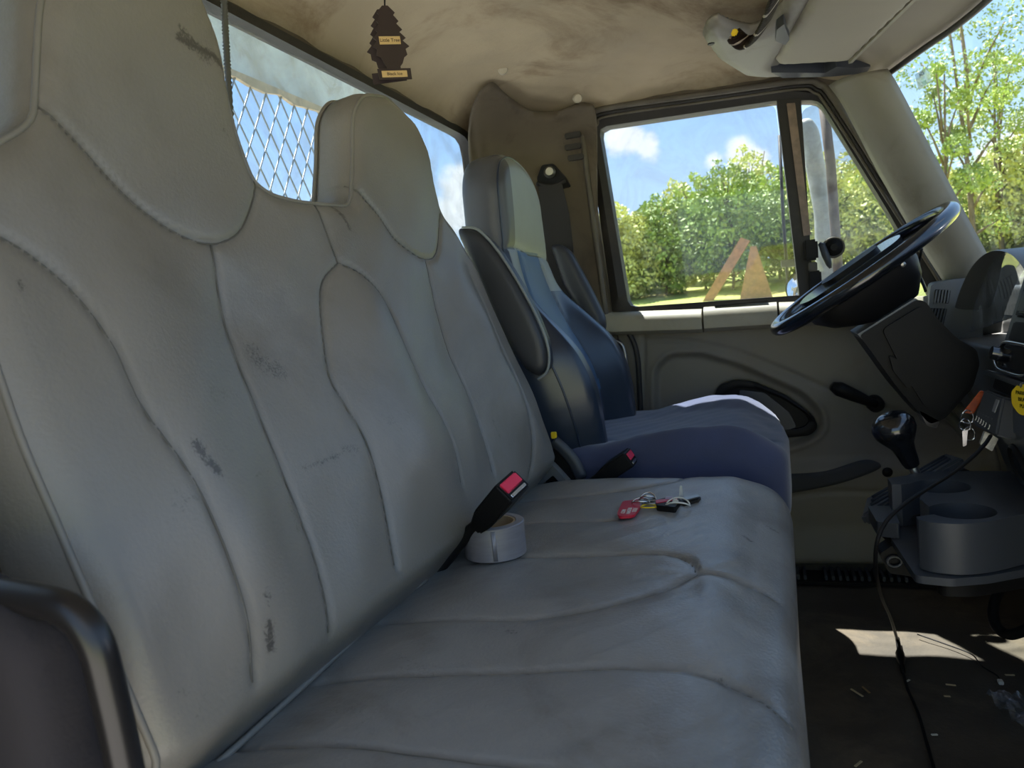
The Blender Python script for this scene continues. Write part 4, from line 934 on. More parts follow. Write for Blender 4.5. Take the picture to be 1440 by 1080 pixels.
# ignition key with amber fob
fb = thing('fob_keys', 'amber plastic fob and steel key rings hanging from the ignition, left of the control box', 'keys', tuple(at(1360, 575, 'Y', 1.38)))
hexa('fob', [at(1378, 549, 'Y', 1.37), at(1386, 553, 'Y', 1.36), at(1368, 583, 'Y', 1.36), at(1353, 580, 'Y', 1.37)]+[p+np.array([0.004, 0.008, 0]) for p in (at(1378, 549, 'Y', 1.37), at(1386, 553, 'Y', 1.36), at(1368, 583, 'Y', 1.36), at(1353, 580, 'Y', 1.37))], ORANGE, fb, 0.0015)
for (px, py, r) in ((1360, 586, 0.009), (1357, 597, 0.008), (1362, 610, 0.009)):
    c = at(px, py, 'Y', 1.36); tube('ring', [c+np.array([r*math.cos(a), 0.004*math.sin(2*a), r*1.2*math.sin(a)]) for a in np.linspace(0, 2*PI, 24, endpoint=False)], 0.0014, CHROME, fb, 6, closed=True)
prism('key', roundpoly(xz([(1353, 606), (1361, 604), (1359, 626), (1354, 628)], 1.355), 0.001), MXZ, 1.354, 1.356, CHROME, fb, 0.0004)
settle(fb)
tag(prism('foil_packet', roundpoly(xz([(1384, 606), (1403, 616), (1394, 634), (1377, 624)], 1.33), 0.002), MXZ, 1.325, 1.333, mat('foil', (0.55, 0.54, 0.5), 0.4, 0.5, var=0.3, vscale=80), None, 0.001), 'crumpled pale packet tucked under the control box', 'packet')
tag(tube('column_harness', catmull([at(a, b, 'Y', 1.60) for a, b in [(1330, 560), (1345, 572), (1362, 590)]], 5), 0.010, mat('linkage_grey', lin((96, 92, 82)), 0.6), None, 8), 'grey linkage rod behind the steering column and the amber fob', 'linkage')
tag(tube('column_harness', catmull([at(a, b, 'Y', 1.63) for a, b in [(1322, 575), (1340, 590), (1358, 612)]], 5), 0.010, MATS['linkage_grey'], None, 8), 'grey lower linkage rod between the column cover and the gear tower', 'linkage')

# ================================================================== CUP HOLDER, SHIFTER
ch_ = thing('cup_holder', 'dark grey moulded console tray with two open-sided cup wells', 'cup holder', (0.25, 1.2, 0.30))
ztop = 0.43
def arc(c, r, a0, a1, n=12): return [(c[0]+r*math.cos(math.radians(a0+(a1-a0)*k/n)), c[1]+r*math.sin(math.radians(a0+(a1-a0)*k/n))) for k in range(n+1)]
# plan outline: two wells opening toward -X
nc = (0.236, 1.126); fc = (0.236, 1.262)
plan = [(0.176, 1.098)]+arc(nc, 0.041, 205, 360+150, 22)+[(0.196, 1.190), (0.200, 1.205)]+arc(fc, 0.042, 222, 360+150, 16)+[(0.185, 1.275), (0.172, 1.278), (0.172, 1.318), (0.24, 1.362), (0.32, 1.358), (0.44, 1.34), (0.44, 1.19)]+[tuple(p) for p in catmull([(0.36, 1.145), (0.31, 1.114), (0.26, 1.078), (0.222, 1.064), (0.190, 1.070), (0.176, 1.085)], 4)]
prism('tray_body', plan, MXY, 0.362, ztop, DARKG, ch_, 0.003, 2)
prism('flange', roundpoly([(0.160, 1.225), (0.166, 1.062), (0.205, 1.052), (0.25, 1.066), (0.36, 1.13), (0.44, 1.175), (0.44, 1.33), (0.18, 1.33)], 0.008), MXY, 0.350, 0.3605, DARKG, ch_, 0.003)
prism('side_flange', roundpoly([(0.140, 1.315), (0.142, 1.225), (0.172, 1.212), (0.178, 1.315)], 0.006), MXY, 0.362, 0.385, DARKG, ch_, 0.002)
prism('lower_bin', roundpoly([(0.20, 1.10), (0.24, 1.10), (0.42, 1.20), (0.42, 1.31), (0.21, 1.28)], 0.015), MXY, 0.318, 0.349, BLACK, ch_, 0.006)
for c, r in ((nc, 0.041), (fc, 0.040)):
    lathe('cup_step', [(r, 0.0), (r-0.006, 0.001), (r-0.007, -0.010), (0, -0.0102)], BLACK, ch_, 28, Matrix.Translation((c[0], c[1], 0.378)))
# bracket pieces beneath
prism('bracket', roundpoly([(0.165, 0.352), (0.20, 0.352), (0.21, 0.325), (0.19, 0.30), (0.155, 0.305), (0.142, 0.335)], 0.006), MXZ, 1.22, 1.26, BLACK, ch_, 0.003)
tube('bracket_eye', [np.array(at(1258+10*math.cos(a), 790+7*math.sin(a), 'Y', 1.215)) for a in np.linspace(0, 2*PI, 18, endpoint=False)], 0.003, DARKG, ch_, 6, closed=True)
settle(ch_)

tw = thing('shifter_tower', 'black grooved gear lever housing behind the cup holder', 'gear housing', (0.2, 1.42, 0.1))
a_, b_, c_, d__ = at(1209, 726, 'Y', 1.33), at(1216, 702, 'Y', 1.46), at(1333, 636, 'Y', 1.52), at(1352, 642, 'Y', 1.38)
tp = [a_, b_, c_, d__]; dn = np.array([0.015, 0, -0.03])
hexa('top_plate', tp+[p+dn*0.6 for p in tp], DARKG, tw, 0.005, 3)
lowp = [a_+dn*0.7, b_+dn*0.7, c_+dn*0.7, d__+dn*0.7]; bt = [np.array([max(p[0]*0.65+0.10, p[0]*0.4+0.16), p[1], 0.27]) for p in lowp]
hexa('housing', [p+np.array([0.006, 0, 0]) for p in lowp]+bt, BLACK, tw, 0.006)
for t in (0.25, 0.5, 0.75):
    s0 = a_*(1-t)+b_*t; s1 = d__*(1-t)+c_*t; s0, s1 = s0*0.9+s1*0.1, s0*0.08+s1*0.92
    tube('ridge', [s0+np.array([0, 0, 0.002]), s1+np.array([0, 0, 0.002])], 0.003, DARKG, tw, 8)
lathe('bolt', [(0, 0.004), (0.005, 0.003), (0.006, 0), (0, -0.003)], CHROME, tw, 12, axis_mtx(at(1236, 731, 'Y', 1.315), (0, -1, 0.1)))
#prism('foot', roundpoly([(0.36, 1.40), (0.50, 1.40), (0.50, 1.56), (0.36, 1.56)], 0.02), MXY, FZ, 0.205, BLACK, tw, 0.01)
settle(tw)
gl = thing('gear_lever', 'gear lever with a glossy black bulb knob', 'gear lever', tuple(at(1292, 672, 'Y', 1.36)))
g0 = at(1294, 678, 'Y', 1.37); g1 = at(1256, 600, 'Y', 1.34); gd = (g1-g0)/np.linalg.norm(g1-g0)
tube('rod', [g0-gd*0.02, g0+gd*0.05], 0.0075, STEEL, gl, 12)
gL = np.linalg.norm(g1-g0)
M_ = axis_mtx(tuple(g0), gd)
lathe('knob', [(0, gL+0.022), (0.016, gL+0.021), (0.028, gL+0.014), (0.034, gL+0.002), (0.033, gL-0.010), (0.026, gL-0.024), (0.019, gL-0.036), (0.016, gL-0.052), (0.014, gL-0.070), (0.012, gL-0.078), (0, gL-0.080)], BLACKG, gl, 32, M_, True, 60)
settle(gl)

# cable from the box down to the floor
cb = thing('power_cable', 'thin black power cable running from the control box over the tray to the floor', 'cable', tuple(at(1263, 920, 'Z', FZ)))
cpts = [at(1393, 613, 'Y', 1.25), at(1384, 626, 'Y', 1.22), at(1365, 645, 'Y', 1.19), at(1335, 668, 'Y', 1.16), at(1300, 690, 'Y', 1.12), at(1268, 712, 'Y', 1.09), at(1245, 735, 'Y', 1.07), at(1233, 765, 'Y', 1.06), at(1232, 805, 'Y', 1.10), at(1240, 840, 'Y', 1.25), at(1252, 868, 'Y', 1.42), at(1262, 900, 'Z', FZ+0.006)]
tube('cord', catmull(cpts, 8), 0.0028, BLACK, cb, 8)
tube('cord_end', catmull([at(1270, 945, 'Z', FZ+0.006), at(1276, 968, 'Z', FZ+0.004), at(1290, 1000, 'Z', FZ+0.004), at(1302, 1040, 'Z', FZ+0.004), at(1314, 1082, 'Z', FZ+0.004), at(1330, 1130, 'Z', FZ+0.004)], 8), 0.0025, BLACK, cb, 8)
k0 = at(1262, 898, 'Z', FZ+0.007); k1 = at(1270, 946, 'Z', FZ+0.007)
tube('connector', [k0, k0*0.65+k1*0.35, k0*0.55+k1*0.45, k0*0.35+k1*0.65, k0*0.25+k1*0.75, k1], [0.0042, 0.0045, 0.008, 0.008, 0.0045, 0.004], BLACK, cb, 10)
settle(cb)
# hose loop and tan engine cover corner
tag(tube('hose', catmull([at(a, b, 'Y', yy) for a, b, yy in [(1438, 800, 1.45), (1412, 820, 1.40), (1398, 850, 1.36), (1400, 878, 1.33), (1418, 892, 1.30), (1445, 884, 1.26), (1480, 860, 1.25)]], 7), 0.0085, BLACK, None, 12), 'black hose looping down beside the tan cover under the dash', 'hose')
tag(prism('engine_cover', roundpoly([(0.405, 0.62), (0.405, 1.50), (0.44, 1.56), (0.80, 1.56), (0.80, 0.62)], 0.05), MXY, FZ, 0.285, TAN, None, 0.015, 3), 'tan moulded cover post at the right edge under the tray', 'cover')

# ================================================================== SMALL THINGS
# duct tape roll
tr = thing('tape_roll', 'roll of silver duct tape standing on the bench seam', 'tape', tuple(at(697, 786, 'Z', CZ)))
tcn = at(697, 776, 'Z', CZ+0.0); tcn = np.array([-0.345, 0.862, CZ+0.001])
Mt = Matrix.Translation(tuple(tcn))
lathe('tape', [(0.0385, 0.0), (0.0395, 0.001), (0.0395, 0.041), (0.0385, 0.042), (0.030, 0.0425), (0.0285, 0.040), (0.0285, 0.002), (0.0385, 0.0)], TAPE, tr, 64, Mt)
lathe('core', [(0.0284, 0.0005), (0.0284, 0.0415), (0.0262, 0.0415), (0.0262, 0.0005), (0.0284, 0.0005)], CARD, tr, 48, Mt)
e0 = [(tcn[0]+0.0401*math.cos(a), tcn[1]+0.0401*math.sin(a)) for a in np.radians(np.linspace(-74, -66, 6))]
V = [(x, y, CZ+0.003) for x, y in e0]+[(x+0.0006*math.sin(i*2), y-0.0004, CZ+0.0405) for i, (x, y) in enumerate(e0)]
o = link_mesh('loose_end', V, [(i, i+1, i+7, i+6) for i in range(5)], TAPE, tr, True); sm = o.modifiers.new('t', 'SOLIDIFY'); sm.thickness = 0.0009
settle(tr)
# bundle of keys
kz = CZ+0.004
kb = thing('key_bundle', 'bunch of keys on rings with a red printed tag and black key, on the bench', 'keys', tuple(at(930, 712, 'Z', kz)))
def flat(nm, px, z0, th, m, bevel=0.001, parent=kb, r=0.004): return prism(nm, roundpoly(xy(px, z0), r), MXY, z0, z0+th, m, parent, bevel)
rt_ = flat('red_tag', [(868, 726), (876, 708), (899, 706), (901, 716), (892, 728), (872, 730)], kz+0.003, 0.004, RED, r=0.006)
u0 = at(899, 712, 'Z', kz); u1 = at(870, 722, 'Z', kz); xd = Vector((u0-u1)); 
for k, s_ in enumerate(['TITLE', 'MASTER', 'COM']):
    c = at(893-k*8, 717+k*1, 'Z', kz+0.0073); vx_ = Vector(at(892, 708, 'Z', kz)-at(884, 728, 'Z', kz)).normalized()
    text_mesh('tag_lettering', s_, 0.0085, frame_mtx(c, vx_, Vector((0, 0, 1)).cross(vx_)), WHITE, rt_, 0.0002)
for (px, py, r, m, tz) in ((901, 708, 0.013, CHROME, 0.5), (911, 704, 0.012, CHROME, 0.9), (915, 709, 0.012, STEEL, 0.3), (912, 713, 0.011, YEL, 0.15), (953, 712, 0.017, WHITE, 0.6)):
    c = at(px, py, 'Z', kz+0.006); tube('ring', [c+np.array([r*math.cos(a), r*math.sin(a)*0.8, abs(r*tz*math.sin(a))*0.9]) for a in np.linspace(0, 2*PI, 28, endpoint=False)], 0.0012, m, kb, 6, closed=True)
flat('black_key_head', [(922, 712), (940, 707), (958, 710), (950, 722), (924, 719)], kz+0.001, 0.009, BLACK, 0.002)
flat('red_key', [(922, 706), (952, 702), (953, 705), (923, 710)], kz+0.008, 0.003, RED, 0.0008, r=0.001)
flat('dark_key', [(955, 708), (965, 702), (986, 702), (982, 707), (962, 712)], kz+0.002, 0.004, RUBBER, 0.001, r=0.002)
flat('steel_key_blade', [(960, 701), (982, 697), (983, 700), (963, 705)], kz+0.008, 0.002, STEEL, 0.0004, r=0.0005)
flat('steel_key', [(905, 700), (920, 698), (922, 702), (908, 705)], kz+0.006, 0.002, STEEL, 0.0004, r=0.001)
yk1 = at(958, 700, 'Z', kz)[1]
prism('cable_tie_tail', roundpoly(xz([(954, 704), (961, 704), (959, 683), (956, 683)], yk1), 0.0008), MXZ, yk1, yk1+0.0016, WHITE, kb, 0.0004)
box('cable_tie_head', at(950, 708, 'Z', kz+0.008), (0.008, 0.008, 0.012), WHITE, kb, 0.0015)
box('paper_wrap', at(941, 703, 'Z', kz+0.009), (0.010, 0.008, 0.010), mat('paper_lilac', lin((190, 182, 196)), 0.7), kb, 0.001)
settle(kb)

# tree-shaped air fresheners (two cards overlapping)
def tree_shape(n=7, w=0.034, h=0.105, seed=3):
    r = random.Random(seed); L = [(0.0, h)]
    R_ = [(0.004, h)]
    for k in range(n):
        t = (k+1)/n; ww = w*(0.30+0.70*min(1, t*1.15))*(1-0.55*max(0, t-0.72)/0.28)
        y = h*(1-t*0.80); R_ += [(ww, y+0.002), (ww*0.78, y-0.0015)]
    R_ += [(0.010, h*0.19), (0.010, h*0.15), (0.024, h*0.15), (0.024, 0.0)]
    return R_+[(-x*(0.9+0.15*r.random()), y) for x, y in R_[::-1]]
fh = at(541, -6, 'Y', 0.98)
frs = thing('air_freshener', 'dark tree-shaped card air fresheners hanging on a cord from the headliner', 'air freshener', tuple(fh))
top_ = at(541, 8, 'Y', 0.98); bot_ = at(556, 112, 'Y', 0.98); Hh = np.linalg.norm(bot_-top_)
upv = Vector(top_-bot_).normalized()
for k, (rt2, sh, sd_) in enumerate(((Vector((0.80, 0.60, 0.0)), 0.0, 3), (Vector((0.92, 0.35, 0)), -0.012, 5))):
    rt2 = (rt2-upv*rt2.dot(upv)).normalized(); base = Vector(bot_)+rt2*sh+Vector((0.0, 0.010*k, 0))
    S = tree_shape(seed=sd_, w=Hh*0.30, h=Hh)
    Mf = frame_mtx(base, rt2, upv)
    c = obj_bm('card', prism_bm(S, lambda u, v, t: tuple(Mf @ Vector((u, v, t))), -0.0007, 0.0007, 0), FRESH, frs)
    if k == 0:
        Zs = (Mf.to_3x3() @ Vector((0, 0, 1))); fs = 1 if Zs.y < 0 else -1
        for (zc, hh, ww, s_, sz, mm, tm) in ((Hh*0.53, 0.011, 0.030, 'Little Tree', 0.0066, FRESHT, FRESH), (Hh*0.075, 0.009, 0.036, 'Black Ice', 0.0062, FRESHT, FRESH)):
            obj_bm('label_plate', prism_bm([(-ww/2, zc-hh/2), (ww/2, zc-hh/2), (ww/2, zc+hh/2), (-ww/2, zc+hh/2)], lambda u, v, t: tuple(Mf @ Vector((u, v, t*fs))), 0.0008, 0.0012, 0), mm, c)
            nr = Mf.to_3x3() @ Vector((0, 0, fs)); text_mesh('lettering', s_, sz, frame_mtx(Mf @ Vector((0, zc, 0.0014*fs)), upv.cross(nr), upv), tm, c, 0.0002)
tube('cord', [top_, top_*0.5+fh*0.5, fh, fh+np.array([0, 0, 0.05])], 0.0012, BLACK, frs, 6)
settle(frs)
tag(hexa('ceiling_patch', [at(480, -12, 'Z', 1.303), at(500, -14, 'Z', 1.303), at(515, 17, 'Z', 1.303), at(488, 3, 'Z', 1.303)]+[p+np.array([0, 0, 0.012]) for p in (at(480, -12, 'Z', 1.303), at(500, -14, 'Z', 1.303), at(515, 17, 'Z', 1.303), at(488, 3, 'Z', 1.303))], FRESH, None, 0.001), 'dark triangular card corner poking out beside the air freshener', 'card')
# hanging ribbed cable at the rear window
rc = [at(a, b, 'X', -0.655) for a, b in [(314, -60), (315, 0), (318, 60), (322, 130), (330, 260), (345, 420)]]
cv = catmull(rc, 26); rr = [0.0042+0.0010*math.sin(i*PI*0.9) for i in range(len(cv))]
tag(tube('ribbed_cable', cv, rr, mat('cable_grey', lin((88, 88, 86)), 0.5), None, 10), 'ribbed grey cable hanging in front of the rear window behind the near headrest', 'cable')

# overhead console, harness, visors
oc_ = thing('overhead_console', 'grey moulded overhead console end with a screw hole, above the driver window', 'overhead console', (0.02, 1.75, 1.26))
OCp = [(988, 62), (994, 46), (1010, 36), (1030, 45), (1060, 52), (1082, 40), (1100, 20), (1122, -5), (1150, -50), (1170, -20), (1150, 0), (1092, 92), (1130, 108), (1120, 112), (1066, 114), (1046, 112), (1010, 90)]
op = [tuple(p) for p in roundpoly(xy(OCp, 1.235), 0.012)]
ocp = Pillow(op, 0.014, hfun=lambda u, v, d: 0.006*sstep(d, 0.01, 0.03)); ocp.build('shell', lambda u, v, h: (u, v, 1.240-h), 0.022, TRIM, oc_, res=0.007)
lathe('screw_hole', [(0, 0.001), (0.006, 0.001), (0.007, -0.001)], BLACK, oc_, 14, axis_mtx(at(1000, 62, 'Z', 1.228), (0, 0, -1)))
prism('map_lamp', roundpoly(xy([(1092, 34), (1102, 26), (1110, 48), (1104, 56), (1090, 50)], 1.232), 0.003), MXY, 1.222, 1.24, DARKG, oc_, 0.003)
settle(oc_)
hs = thing('wire_harness', 'braided brown wire harness with yellow clips drooping from the overhead console', 'wiring', tuple(at(1045, 50, 'Z', 1.23)))
hp = catmull([at(1032, 50, 'Z', 1.212), at(1046, 60, 'Z', 1.200), at(1060, 54, 'Z', 1.196), at(1072, 38, 'Z', 1.196), at(1082, 18, 'Z', 1.198), at(1092, -10, 'Z', 1.204), at(1102, -40, 'Z', 1.216)], 16)
WB = mat('brown_wire', lin((36, 26, 22)), 0.6, spec=0.2); WBL = mat('pale_wire', lin((170, 158, 146)), 0.4)
for k in range(9):
    ph = 2*PI*k/9; pts = [p+0.0090*np.array([math.cos(ph+i*0.30), math.sin(ph+i*0.30)*0.8, math.sin(ph+i*0.30+1)]) for i, p in enumerate(hp)]
    tube('wire', pts, 0.0036, WBL if k == 3 else WB, hs, 6)
for px, py in ((1033, 46), (1036, 56)): box('yellow_clip', at(px, py, 'Z', 1.214), (0.010, 0.008, 0.012), YEL, hs, 0.002, Matrix.Rotation(0.5, 3, 'Y'))
settle(hs)
vs_ = thing('sun_visor', 'long padded grey sun visor folded up above the windshield', 'sun visor', (0.18, 1.3, 1.25))
va, vb = at(1088, 94, 'Z', 1.232), at(1196, 88, 'Z', 1.224); vc, vd = at(1285, 0, 'Z', 1.224), at(1141, 0, 'Z', 1.232)
e1 = vd-va; e2 = vc-vb
vpl = [tuple(p[:2]) for p in roundpoly([va[:2], vb[:2], vb[:2]+e2[:2]*2.2, va[:2]+e1[:2]*2.2], [0.03, 0.02, 0.02, 0.02])]
vp3 = Pillow(vpl, 0.008, puff=0.004, plen=0.02); vp3.build('pad', lambda u, v, h: (u, v, 1.232-h-(u-0.1)*0.05), 0.02, VISOR, vs_, res=0.009)
prism('edge_bead', [(p[0], p[1]) for p in [vb[:2]+np.array([-0.004, 0]), vb[:2]+np.array([0.003, 0]), vb[:2]+e2[:2]*2.2+np.array([0.003, 0]), vb[:2]+e2[:2]*2.2-np.array([0.004, 0])]], MXY, 1.222, 1.232, DOORL, vs_, 0.002)
prism('pivot_block', roundpoly(xy([(1084, 96), (1160, 97), (1176, 88), (1200, 90), (1224, 88), (1218, 97), (1170, 102), (1100, 104)], 1.235), 0.003), MXY, 1.226, 1.25, DARKG, vs_, 0.003)
settle(vs_)
# sticker on the windshield
wsx = 0.338
def wsp(px, py):
    lo_, hi = None, None
    p = at(px, py, 'Y', 1.70); 
    for yy in np.linspace(1.3, 1.88, 60):
        q = at(px, py, 'Y', yy)
        xt = np.interp(yy, [h[1] for h in hd[::-1]], [h[0] for h in hd[::-1]]); t = (1.203-q[2])/0.503; xs = xt+0.185*t+0.02*math.sin(PI*max(0, min(1, t)))
        if q[0] > xs: break
        p = q
    return p
S4 = [wsp(1288, 104), wsp(1306, 92), wsp(1312, 112), wsp(1294, 126)]
stk = thing('windshield_sticker', 'small faded rectangular sticker in the upper corner of the windshield', 'sticker', tuple(S4[3]))
nS = np.cross(S4[1]-S4[0], S4[3]-S4[0]); nS /= np.linalg.norm(nS); nS = nS if nS[1] < 0 else -nS
hexa('film', [p+nS*0.003 for p in S4]+[p+nS*0.0026 for p in S4], glassmat('sticker_film', (0.86, 0.95, 0.93), 0.9, dirt_haze_col=(0.9, 0.95, 0.93), base=0.01), stk, 0)
for k, (s_, tt, mm) in enumerate((('ACE', 0.22, RUBBER), ('|||||||', 0.5, MATS['sticker_film']), ('||||||', 0.78, mat('sticker_green', lin((120, 160, 130)), 0.5)))):
    c = (S4[0]*(1-tt)+S4[3]*tt)*0.5+(S4[1]*(1-tt)+S4[2]*tt)*0.5+nS*0.0034; xd_ = Vector(S4[1]-S4[0]).normalized(); text_mesh('lettering', s_, 0.010, frame_mtx(c, xd_, Vector(nS).cross(xd_)), mm, stk, 0.0001)
settle(stk)

# litter on the floor
def chip(px, py, L, ang, name, label, cat, m=DIRTBIT, group=None):
    p = at(px, py, 'Z', FZ+0.003)
    o = box(name, (0, 0, 0), (L, 0.004, 0.0016), m, None, 0.0005); o.location = tuple(p); o.rotation_euler = (0, 0.04, ang); tag(o, label, cat, group); return o
chip(1205, 974, 0.028, -0.9, 'wood_splinter', 'pale wood splinter on the mat left of the cable, below the sun patch', 'splinter')
chip(1218, 970, 0.022, -1.1, 'wood_splinter', 'thin brown splinter crossing the pale one on the mat', 'splinter', TAN)
chip(1337, 963, 0.016, 0.0, 'wood_splinter', 'short pale straight splinter lying right of the cable', 'splinter')
chip(1332, 979, 0.010, 0.1, 'paper_crumb', 'tiny pale crumb just below the short straight splinter', 'crumb')
chip(1277, 957, 0.010, 0.9, 'paper_crumb', 'small white shard touching the cable connector', 'crumb', WHITE)
chip(1314, 1033, 0.010, 0.3, 'paper_crumb', 'white crumb on the dark mat near the bottom edge', 'crumb', WHITE)
chip(1207, 1074, 0.020, 1.0, 'grass_stalk', 'thin dry stalk on the mat at the bottom edge beside the bench', 'stalk')
chip(1420, 949, 0.016, 0.2, 'wood_splinter', 'pale flat splinter at the foot of the tan cover', 'splinter')
tw_ = thing('loose_wire', 'thin black wire on the mat ending in a small white plug', 'wire', tuple(at(1385, 940, 'Z', FZ)))
tube('lead', catmull([at(a, b, 'Z', FZ+0.004) for a, b in [(1290, 892), (1330, 906), (1366, 920), (1380, 936), (1402, 950), (1407, 960)]], 6), 0.0013, BLACK, tw_, 6)
box('plug', at(1407, 959, 'Z', FZ+0.006), (0.008, 0.012, 0.006), WHITE, tw_, 0.001)
settle(tw_)
# crumpled clear bag
bgx, bgy = np.meshgrid(np.linspace(0.300, 0.46, 40), np.linspace(1.14, 1.375, 50), indexing='ij')
RN = RS.rand(40, 50); cz = 0.006+0.020*np.abs(np.sin(bgx*90+2*np.sin(bgy*60)))*np.abs(np.cos(bgy*70+1.5*np.sin(bgx*80)))+0.004*RN
rot_ = -0.25; bX = 0.30+(bgx-0.30)*math.cos(rot_)-(bgy-1.375)*math.sin(rot_)*-1+0.012; bY = 1.375+(bgx-0.30)*math.sin(rot_)+(bgy-1.375)*math.cos(rot_)
o = grid('plastic_bag', bX, bY, FZ+cz, HAZE); tag(o, 'crumpled clear plastic bag on the mat in the lower right corner', 'bag')

# ================================================================== OUTSIDE THE CAB
# headache rack behind the rear window
XK = -1.12
rk = thing('headache_rack', 'grey steel cab guard with a diamond mesh screen outside the rear window', 'rack', (XK, 0.8, 0.5))
prism('top_plate', [(-0.6, 1.372), (2.16, 1.372), (2.16, 1.502), (-0.6, 1.502)], MYZ, XK-0.01, XK, RACK, rk, 0.002)
prism('top_rail', [(-0.6, 1.513), (2.16, 1.513), (2.16, 1.62), (-0.6, 1.62)], MYZ, XK-0.03, XK+0.01, RACK, rk, 0.004)
prism('edge_strip', [(-0.6, 1.366)]+[(-0.6+i*0.0575, 1.352+0.007*math.sin(i*2.3)) for i in range(48)]+[(2.10, 1.366), (2.10, 1.372), (-0.6, 1.372)], MYZ, XK-0.006, XK+0.004, mat('rust_tan', lin((190, 172, 140)), 0.8, var=0.2, vscale=30), rk, 0)
prism('side_post', roundpoly([(2.10, 0.45), (2.16, 0.45), (2.16, 1.37), (2.10, 1.37)], 0.003), MYZ, XK-0.03, XK+0.01, RACK, rk, 0.003)
prism('bottom_rail', [(-0.6, 0.42), (2.16, 0.42), (2.16, 0.50), (-0.6, 0.50)], MYZ, XK-0.03, XK+0.01, RACK, rk, 0.003)
za, zb = 0.50, 1.37; pitch = 0.058; slope = 0.62
for sgn in (1, -1):
    proto = None; Hs = zb-za; Dy = Hs*slope
    n_ = int((2.10+0.6+Dy)/pitch)
    for i in range(n_):
        y0 = -0.6-Dy+i*pitch if sgn > 0 else -0.6+i*pitch
        t0, t1 = 0.0, 1.0
        ya, yb = y0, y0+sgn*0  # start
        y1 = y0+Dy if sgn > 0 else y0-Dy
        # clip to the panel
        lo_t = 0.0; hi_t = 1.0
        dyy = y1-y0
        for lim, side_ in ((-0.6, 1), (2.10, -1)):
            tt = (lim-y0)/dyy
            if side_*dyy > 0: lo_t = max(lo_t, tt)
            else: hi_t = min(hi_t, tt)
        if hi_t-lo_t < 0.03: continue
        a3 = np.array([XK-0.004+0.003*sgn, y0+dyy*lo_t, za+Hs*lo_t]); b3 = np.array([XK-0.004+0.003*sgn, y0+dyy*hi_t, za+Hs*hi_t])
        if lo_t == 0 and hi_t == 1:
            if proto is None:
                proto = tube('mesh_strand', [np.zeros(3), b3-a3], 0.0026, WIRE, rk, 6, flat=0.8); proto.location = tuple(a3)
            else:
                c = proto.copy(); C.objects.link(c); c.location = tuple(a3)
        else: tube('mesh_strand', [a3, b3], 0.0026, WIRE, rk, 6, flat=0.8)
settle(rk)

# outside mirrors and brackets
mr = thing('side_mirror', 'grey side mirror head and brackets seen through the vent window', 'mirror', tuple(at(1160, 400, 'Y', 2.5)))
hd2 = [tuple(p) for p in roundpoly(xz([(1122, 168), (1140, 162), (1152, 178), (1178, 330), (1184, 420), (1150, 440), (1146, 300)], 2.5), 0.02)]
Pillow(hd2, 0.02).build('mirror_head', lambda u, v, h: (u, 2.5-h, v), 0.06, mat('mirror_shell', lin((170, 172, 168)), 0.5, var=0.2, vscale=20), mr, res=0.01)
tube('mirror_post', [at(1156, 130, 'Y', 2.42), at(1168, 230, 'Y', 2.42), at(1176, 345, 'Y', 2.42), at(1182, 430, 'Y', 2.42)], 0.014, mat('weathered_post', lin((98, 84, 80)), 0.7, var=0.3, vscale=30), mr, 12)
tube('thin_rod', [at(1096, 190, 'Y', 2.55), at(1101, 300, 'Y', 2.55), at(1108, 400, 'Y', 2.55)], 0.005, RUBBER, mr, 8)
prism('rod_clamp', roundpoly(xz([(1098, 366), (1124, 364), (1124, 374), (1099, 376)], 2.53), 0.002), MXZ, 2.52, 2.56, SEAL, mr, 0.002)
settle(mr)
cm = thing('convex_mirror', 'round convex mirror reflecting blue sky at the lower corner of the side window', 'mirror', tuple(at(1118, 420, 'Y', 2.55)))
cc_ = at(1124, 404, 'Y', 2.53); Mc = axis_mtx(cc_, (-0.25, -0.9, 0.35))
lathe('glass', [(0, 0.012), (0.02, 0.0105), (0.04, 0.0055), (0.052, 0.0)], MIRROR, cm, 32, Mc, sx=0.75)
lathe('housing', [(0.052, 0.0), (0.056, 0.002), (0.056, -0.02), (0.03, -0.03), (0, -0.03)], BLACK, cm, 32, Mc, sx=0.75)
settle(cm)

# engine hood ahead of the windshield
hdv = []; hdf = []
for i, x in enumerate(np.linspace(0.78, 2.3, 10)):
    for k, y in enumerate(np.linspace(0.18, 1.72, 12)):
        t = (x-0.78)/1.52; s = (y-0.95)/0.77; hdv.append((x, 0.95+(y-0.95)*(1-0.12*t), 0.60-0.16*t**1.3-0.10*abs(s)**3-0.30*max(0, t-0.85)))
for i in range(9):
    for k in range(11): hdf.append((i*12+k, i*12+k+1, (i+1)*12+k+1, (i+1)*12+k))
o = link_mesh('engine_hood', hdv, hdf, mat('hood_paint', lin((74, 90, 120)), 0.3, coat=0.5), None, True); sm = o.modifiers.new('thickness', 'SOLIDIFY'); sm.thickness = 0.35; sm.offset = -1 if True else 1; o['kind'] = 'structure'
# terrain
def ter(X, Y):
    r = np.hypot(X, Y); az = np.arctan2(X, Y)
    rise = 2.0+0.9*sstep(az, 0.1, 0.45)
    base = -1.15+rise*2.3*sstep(r, 8, 75)**1.0*0.95
    return base+0.05*np.sin(X*0.4)*np.sin(Y*0.3)
tx = np.concatenate([-np.geomspace(160, 1, 40), [0], np.geomspace(1, 160, 40)]); TX, TY = np.meshgrid(tx, tx, indexing='ij')
o = grid('ground', TX, TY, ter(TX, TY), GRASS); tag(o, kind='structure')
gv = np.linspace(-14, 14, 40); VX, VY = np.meshgrid(gv, gv-4, indexing='ij')
o = grid('gravel_ground', VX, VY, ter(VX, VY)+0.04, GRAVEL); tag(o, kind='structure')

